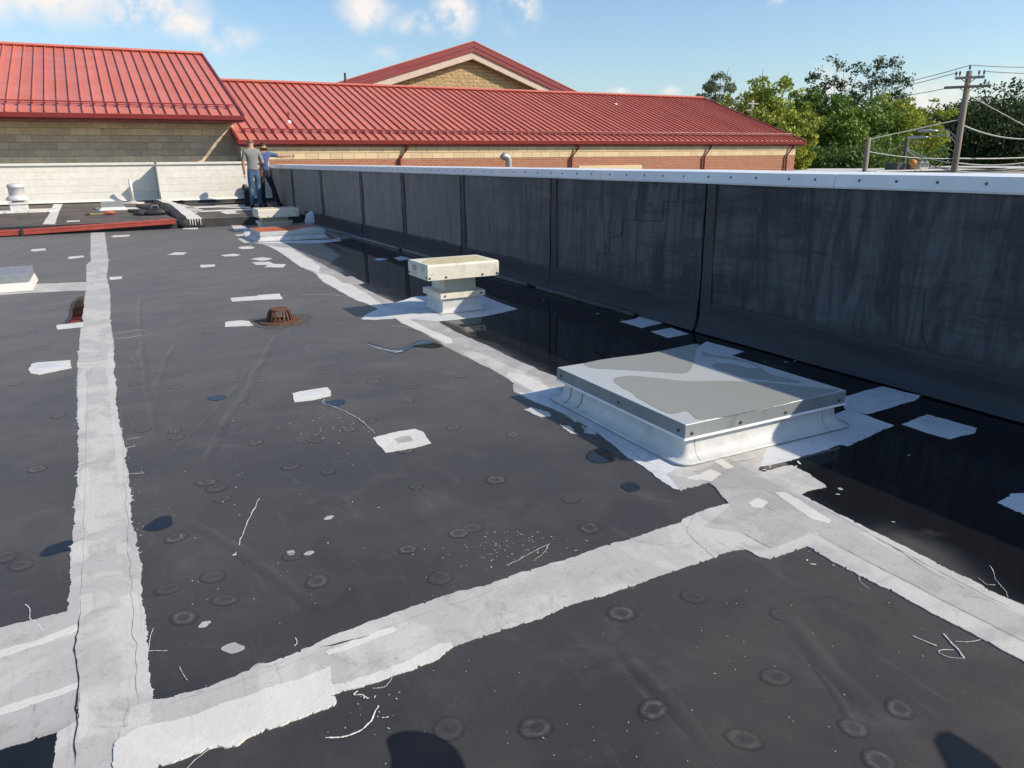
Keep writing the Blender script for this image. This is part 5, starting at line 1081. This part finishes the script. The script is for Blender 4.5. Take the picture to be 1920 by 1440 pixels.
def unit(x0, x1, ytop, mat, label, Y=32.0):
    a, b2 = atY(x0, ytop, Y), atY(x1, ytop, Y); t = tag(empty('cooling_unit', ((a.x + b2.x) / 2, Y + .5, zn + .06)), label, 'cooling unit')
    MB().box(a.x, b2.x, Y, Y + .9, zn + .06, a.z, bev=.02).build('casing', mat, t)
    for k_ in range(4): zz_ = zn + .2 + k_ * (a.z - zn - .25) / 4; MB().box(a.x + .06, b2.x - .06, Y - .012, Y - .001, zz_, zz_ + .05).build('louvre', 'unit_dark', t)
    return t
unit(1684, 1700, 305, 'unit_dark', 'dark cooling unit left of the orange cap'); unit(1716, 1726, 305, 'unit_dark', 'narrow dark cooling unit right of the orange cap'); u3 = unit(1726, 1742, 303.5, 'unit_grey', 'pale cooling unit, rightmost on the neighbouring roof')
oc_ = atY(1709, 322, 31.6); oo = tag(empty('orange_cap', (oc_.x, 31.6, zn + .14)), 'orange rounded cap between the cooling units', 'vent cap')
MB().lathe((oc_.x, 31.6, zn + .14), [(.12, 0), (.12, .2), (.22, .24), (.25, .36), (.2, .48), (.08, .55), (.01, .56)], 16).build('cap', 'unit_orange', oo, True)

# ================================================================== TREES
def crown_mesh(blobs, n, size, mat, seed, flat=.7):
    R = np.random.default_rng(seed); w = np.array([b2[3] ** 2 for b2 in blobs]); w /= w.sum(); pick = R.choice(len(blobs), n, p=w); B = np.array([b2[:4] for b2 in blobs])[pick]
    d_ = R.normal(size=(n, 3)); d_ /= np.linalg.norm(d_, axis=1)[:, None]; rad = B[:, 3] * (R.random(n) ** .45)
    P = B[:, :3] + d_ * rad[:, None] * np.array([1, 1, flat])
    u = R.normal(size=(n, 3)); u /= np.linalg.norm(u, axis=1)[:, None]; v = np.cross(u, R.normal(size=(n, 3))); v /= np.linalg.norm(v, axis=1)[:, None]
    s = size * R.uniform(.5, 1.3, n)[:, None]
    V = np.stack([P - u * s, P + v * s * .55, P + u * s, P - v * s * .55], 1).reshape(-1, 3)
    me = bpy.data.meshes.new('crown'); me.vertices.add(4 * n); me.vertices.foreach_set('co', V.astype(np.float32).ravel()); me.loops.add(4 * n); me.loops.foreach_set('vertex_index', np.arange(4 * n, dtype=np.int32)); me.polygons.add(n)
    me.polygons.foreach_set('loop_start', np.arange(0, 4 * n, 4, dtype=np.int32)); me.update(calc_edges=True); me.materials.append(M[mat]); me.validate(); return me
def tree(name, label, xc, ytop, xw, Y, mat, seed, n=9000, size=.22, base_z=None, sparse=False, nb=60, bare=0, group='trees beyond the parapet', ybot=322):
    R = random.Random(seed); top = atY(xc, ytop, Y); half = (atY(xc + xw, ytop, Y) - atY(xc - xw, ytop, Y)).length / 2
    root = tag(empty(name, (top.x, Y, -4)), label, 'tree', group); zb_ = atY(xc, ybot, Y).z - .6 if base_z is None else base_z; cz, rz_ = (top.z + zb_) / 2, (top.z - zb_) / 2
    along = Vector((Y, -top.x, 0)).normalized(); dep = Vector((along.y, -along.x, 0)); blobs = []; tips = []
    while len(blobs) < nb:
        a, b2, c = R.uniform(-1, 1), R.uniform(-1, 1), R.uniform(-1, 1); q = a * a + b2 * b2 + c * c
        if q > 1 or (q < .3 and R.random() < .7): continue
        taper = 1 - .35 * max(0, c); rb = half * R.uniform(.15, .32) if not sparse else half * R.uniform(.08, .17)
        ct = Vector((top.x, Y, cz)) + along * a * (half - rb * .6) * taper + dep * b2 * half * .8 + Vector((0, 0, c * (rz_ - rb * .6))); blobs.append((ct.x, ct.y, ct.z, rb)); tips.append(ct)
    for _ in range(0 if sparse else 16):
        th = R.uniform(.15, 2.99); rb = half * R.uniform(.07, .15); ct = Vector((top.x, Y, cz)) + along * math.cos(th) * half * R.uniform(.85, 1.08) + dep * R.uniform(-.4, .4) * half + Vector((0, 0, math.sin(th) * rz_ * R.uniform(.85, 1.06))); blobs.append((ct.x, ct.y, ct.z, rb)); tips.append(ct)
    o = bpy.data.objects.new('crown', crown_mesh(blobs, n, size, mat, seed)); COL.objects.link(o); o.parent = root; o.location = -root.location
    tr_ = MB(); f_ = Vector((top.x + R.uniform(-.3, .3), Y, -4)); r0 = max(.14, half * .07); m_ = Vector((top.x, Y, cz + rz_ * .2)); tr_.tube([f_, f_.lerp(m_, .5) + Vector((R.uniform(-.2, .2), 0, 0)), m_], [r0 * 1.4, r0, r0 * .6], 10)
    tr_.build('trunk', 'bark', root, True); lm = MB()
    for ct in tips[::2 if not sparse else 1]:
        s = f_.lerp(m_, R.uniform(.45, 1)); md = s.lerp(ct, .5) + Vector((R.uniform(-.2, .2), R.uniform(-.2, .2), .25)); lm.tube([s, md, ct], [r0 * .35, r0 * .2, r0 * .06], 5)
    for k_ in range(bare):
        ct = tips[R.randrange(len(tips))]; e = ct + (ct - Vector((top.x, Y, cz - rz_ * .4))).normalized() * R.uniform(.5, 1.1); lm.tube([ct, ct.lerp(e, .6) + Vector((R.uniform(-.15, .15), 0, .05)), e], [.03, .02, .01], 4)
    lm.build('limbs', 'bark', root); return root
def gaunt_tree(label, xc, ytop, xw, Y, seed, ybot):
    R = random.Random(seed); top = atY(xc, ytop, Y); half = (atY(xc + xw, ytop, Y) - atY(xc - xw, ytop, Y)).length / 2; zb_ = atY(xc, ybot, Y).z
    root = tag(empty('broadleaf_tree', (top.x, Y, -4)), label, 'tree', 'trees beyond the parapet'); tr_ = MB(); f_ = Vector((top.x, Y, -4)); m_ = Vector((top.x + .2, Y, zb_ + .3)); tr_.tube([f_, f_.lerp(m_, .6), m_], [.3, .22, .15], 9); tr_.build('trunk', 'bark', root, True)
    along = Vector((Y, -top.x, 0)).normalized(); lm = MB(); blobs = []
    def bough(s, e, r, depth):
        md = s.lerp(e, .5) + along * R.uniform(-.25, .25) + Vector((0, 0, -.15)); q = [s, s.lerp(md, .5), md, md.lerp(e, .5) + along * R.uniform(-.1, .1), e]; lm.tube(q, [r, r * .8, r * .6, r * .42, r * .2], 5)
        for k_ in range(2, 5):
            p = q[k_]
            if depth < 2:
                for _ in range(2 if depth == 0 else 1): bough(p, p + along * R.uniform(-1, 1) * half * .38 / (depth + 1) + Vector((0, R.uniform(-.4, .4), R.uniform(.15, .6) * half * .7 / (depth + 1))), r * .4, depth + 1)
            if depth: blobs.append((p.x, p.y, p.z, R.uniform(.13, .3) if R.random() < .75 else .42))
    for k_ in range(6):
        a = (k_ / 5 * 2 - 1) + R.uniform(-.15, .15); bough(m_ - Vector((0, 0, R.uniform(0, .8))), Vector((top.x, Y + R.uniform(-.6, .6), zb_ + (top.z - zb_) * (1 - .35 * abs(a)) * R.uniform(.85, .97))) + along * a * half * .8, .07, 0)
    o = bpy.data.objects.new('crown', crown_mesh(blobs, 2300, .12, 'leaf_tuft', seed)); COL.objects.link(o); o.parent = root; o.location = -root.location; lm.build('limbs', 'bark', root)
tree('broadleaf_tree', 'pale feathery tree at the end of the long red roof', 1350, 134, 52, 52, 'leaf_grey', 1, 12000, 0.12, sparse=True, nb=150, bare=60)
tree('broadleaf_tree', 'yellow-green tree with bare reddish twigs on top', 1432, 154, 72, 47, 'leaf_yellow', 2, 22000, 0.16, nb=90, bare=40)
tree('broadleaf_tree', 'small bright green tree beside the end of the brick wall', 1480, 205, 42, 38, 'leaf_yellow', 3, 11000, 0.13, nb=60)
tree('broadleaf_tree', 'dark green rounded tree right of the brick wall', 1526, 166, 56, 48, 'leaf_mid', 4, 18000, 0.16, nb=80)
gaunt_tree('tall gaunt tree with tufted twigs, left of the pair above the treetops', 1580, 104, 34, 50, 5, 240)
tree('broadleaf_tree', 'mid green tree behind the stub pole', 1602, 186, 70, 44, 'leaf_green', 6, 24000, 0.155, nb=100)
gaunt_tree('tall gaunt tree with tufted twigs and broken trunk, right of the pair above the treetops', 1672, 100, 34, 46, 7, 250)
tree('broadleaf_tree', 'sunlit green tree between stub pole and street lamps', 1692, 182, 62, 43, 'leaf_yellow', 8, 20000, 0.15, nb=90)
tree('broadleaf_tree', 'dark undergrowth tree behind the cooling units', 1640, 262, 90, 40, 'leaf_mid', 9, 14000, 0.15, nb=80)
tree('broadleaf_tree', 'small pale shrubby tree beside the street lamps', 1768, 238, 34, 60, 'leaf_grey', 10, 3000, .18, sparse=True, nb=60, bare=12)
tree('broadleaf_tree', 'large dark tree behind the utility pole', 1880, 168, 108, 44, 'leaf_dark', 12, 34000, 0.165, nb=150)
tree('broadleaf_tree', 'dark low tree between the lamps and the utility pole', 1765, 268, 60, 46, 'leaf_dark', 13, 13000, 0.16, nb=70)
tree('broadleaf_tree', 'green tree filling the skyline under the left gaunt tree', 1572, 178, 60, 56, 'leaf_mid', 21, 18000, .18, nb=90)
tree('broadleaf_tree', 'green tree rising left of the street lamps', 1728, 212, 44, 50, 'leaf_green', 22, 12000, .17, nb=70)
# snapped trunk of the right gaunt tree
bp, bq = atY(1628, 250, 46), atY(1636, 156, 46)
sn = tag(empty('dead_trunk', (bp.x, 46, -4)), 'bare snapped trunk pointing up between the gaunt trees', 'tree', 'trees beyond the parapet')
MB().tube([(bp.x - .3, 46, -4), bp, bp.lerp(bq, .6), bq], [.35, .26, .16, .03], 9).build('trunk', 'bark', sn, True)
MB().tube([bp.lerp(bq, .3), bp.lerp(bq, .5) + Vector((.5, 0, .3)), bp.lerp(bq, .7) + Vector((1.0, 0, .7))], [.12, .08, .03], 6).build('limb', 'bark', sn)
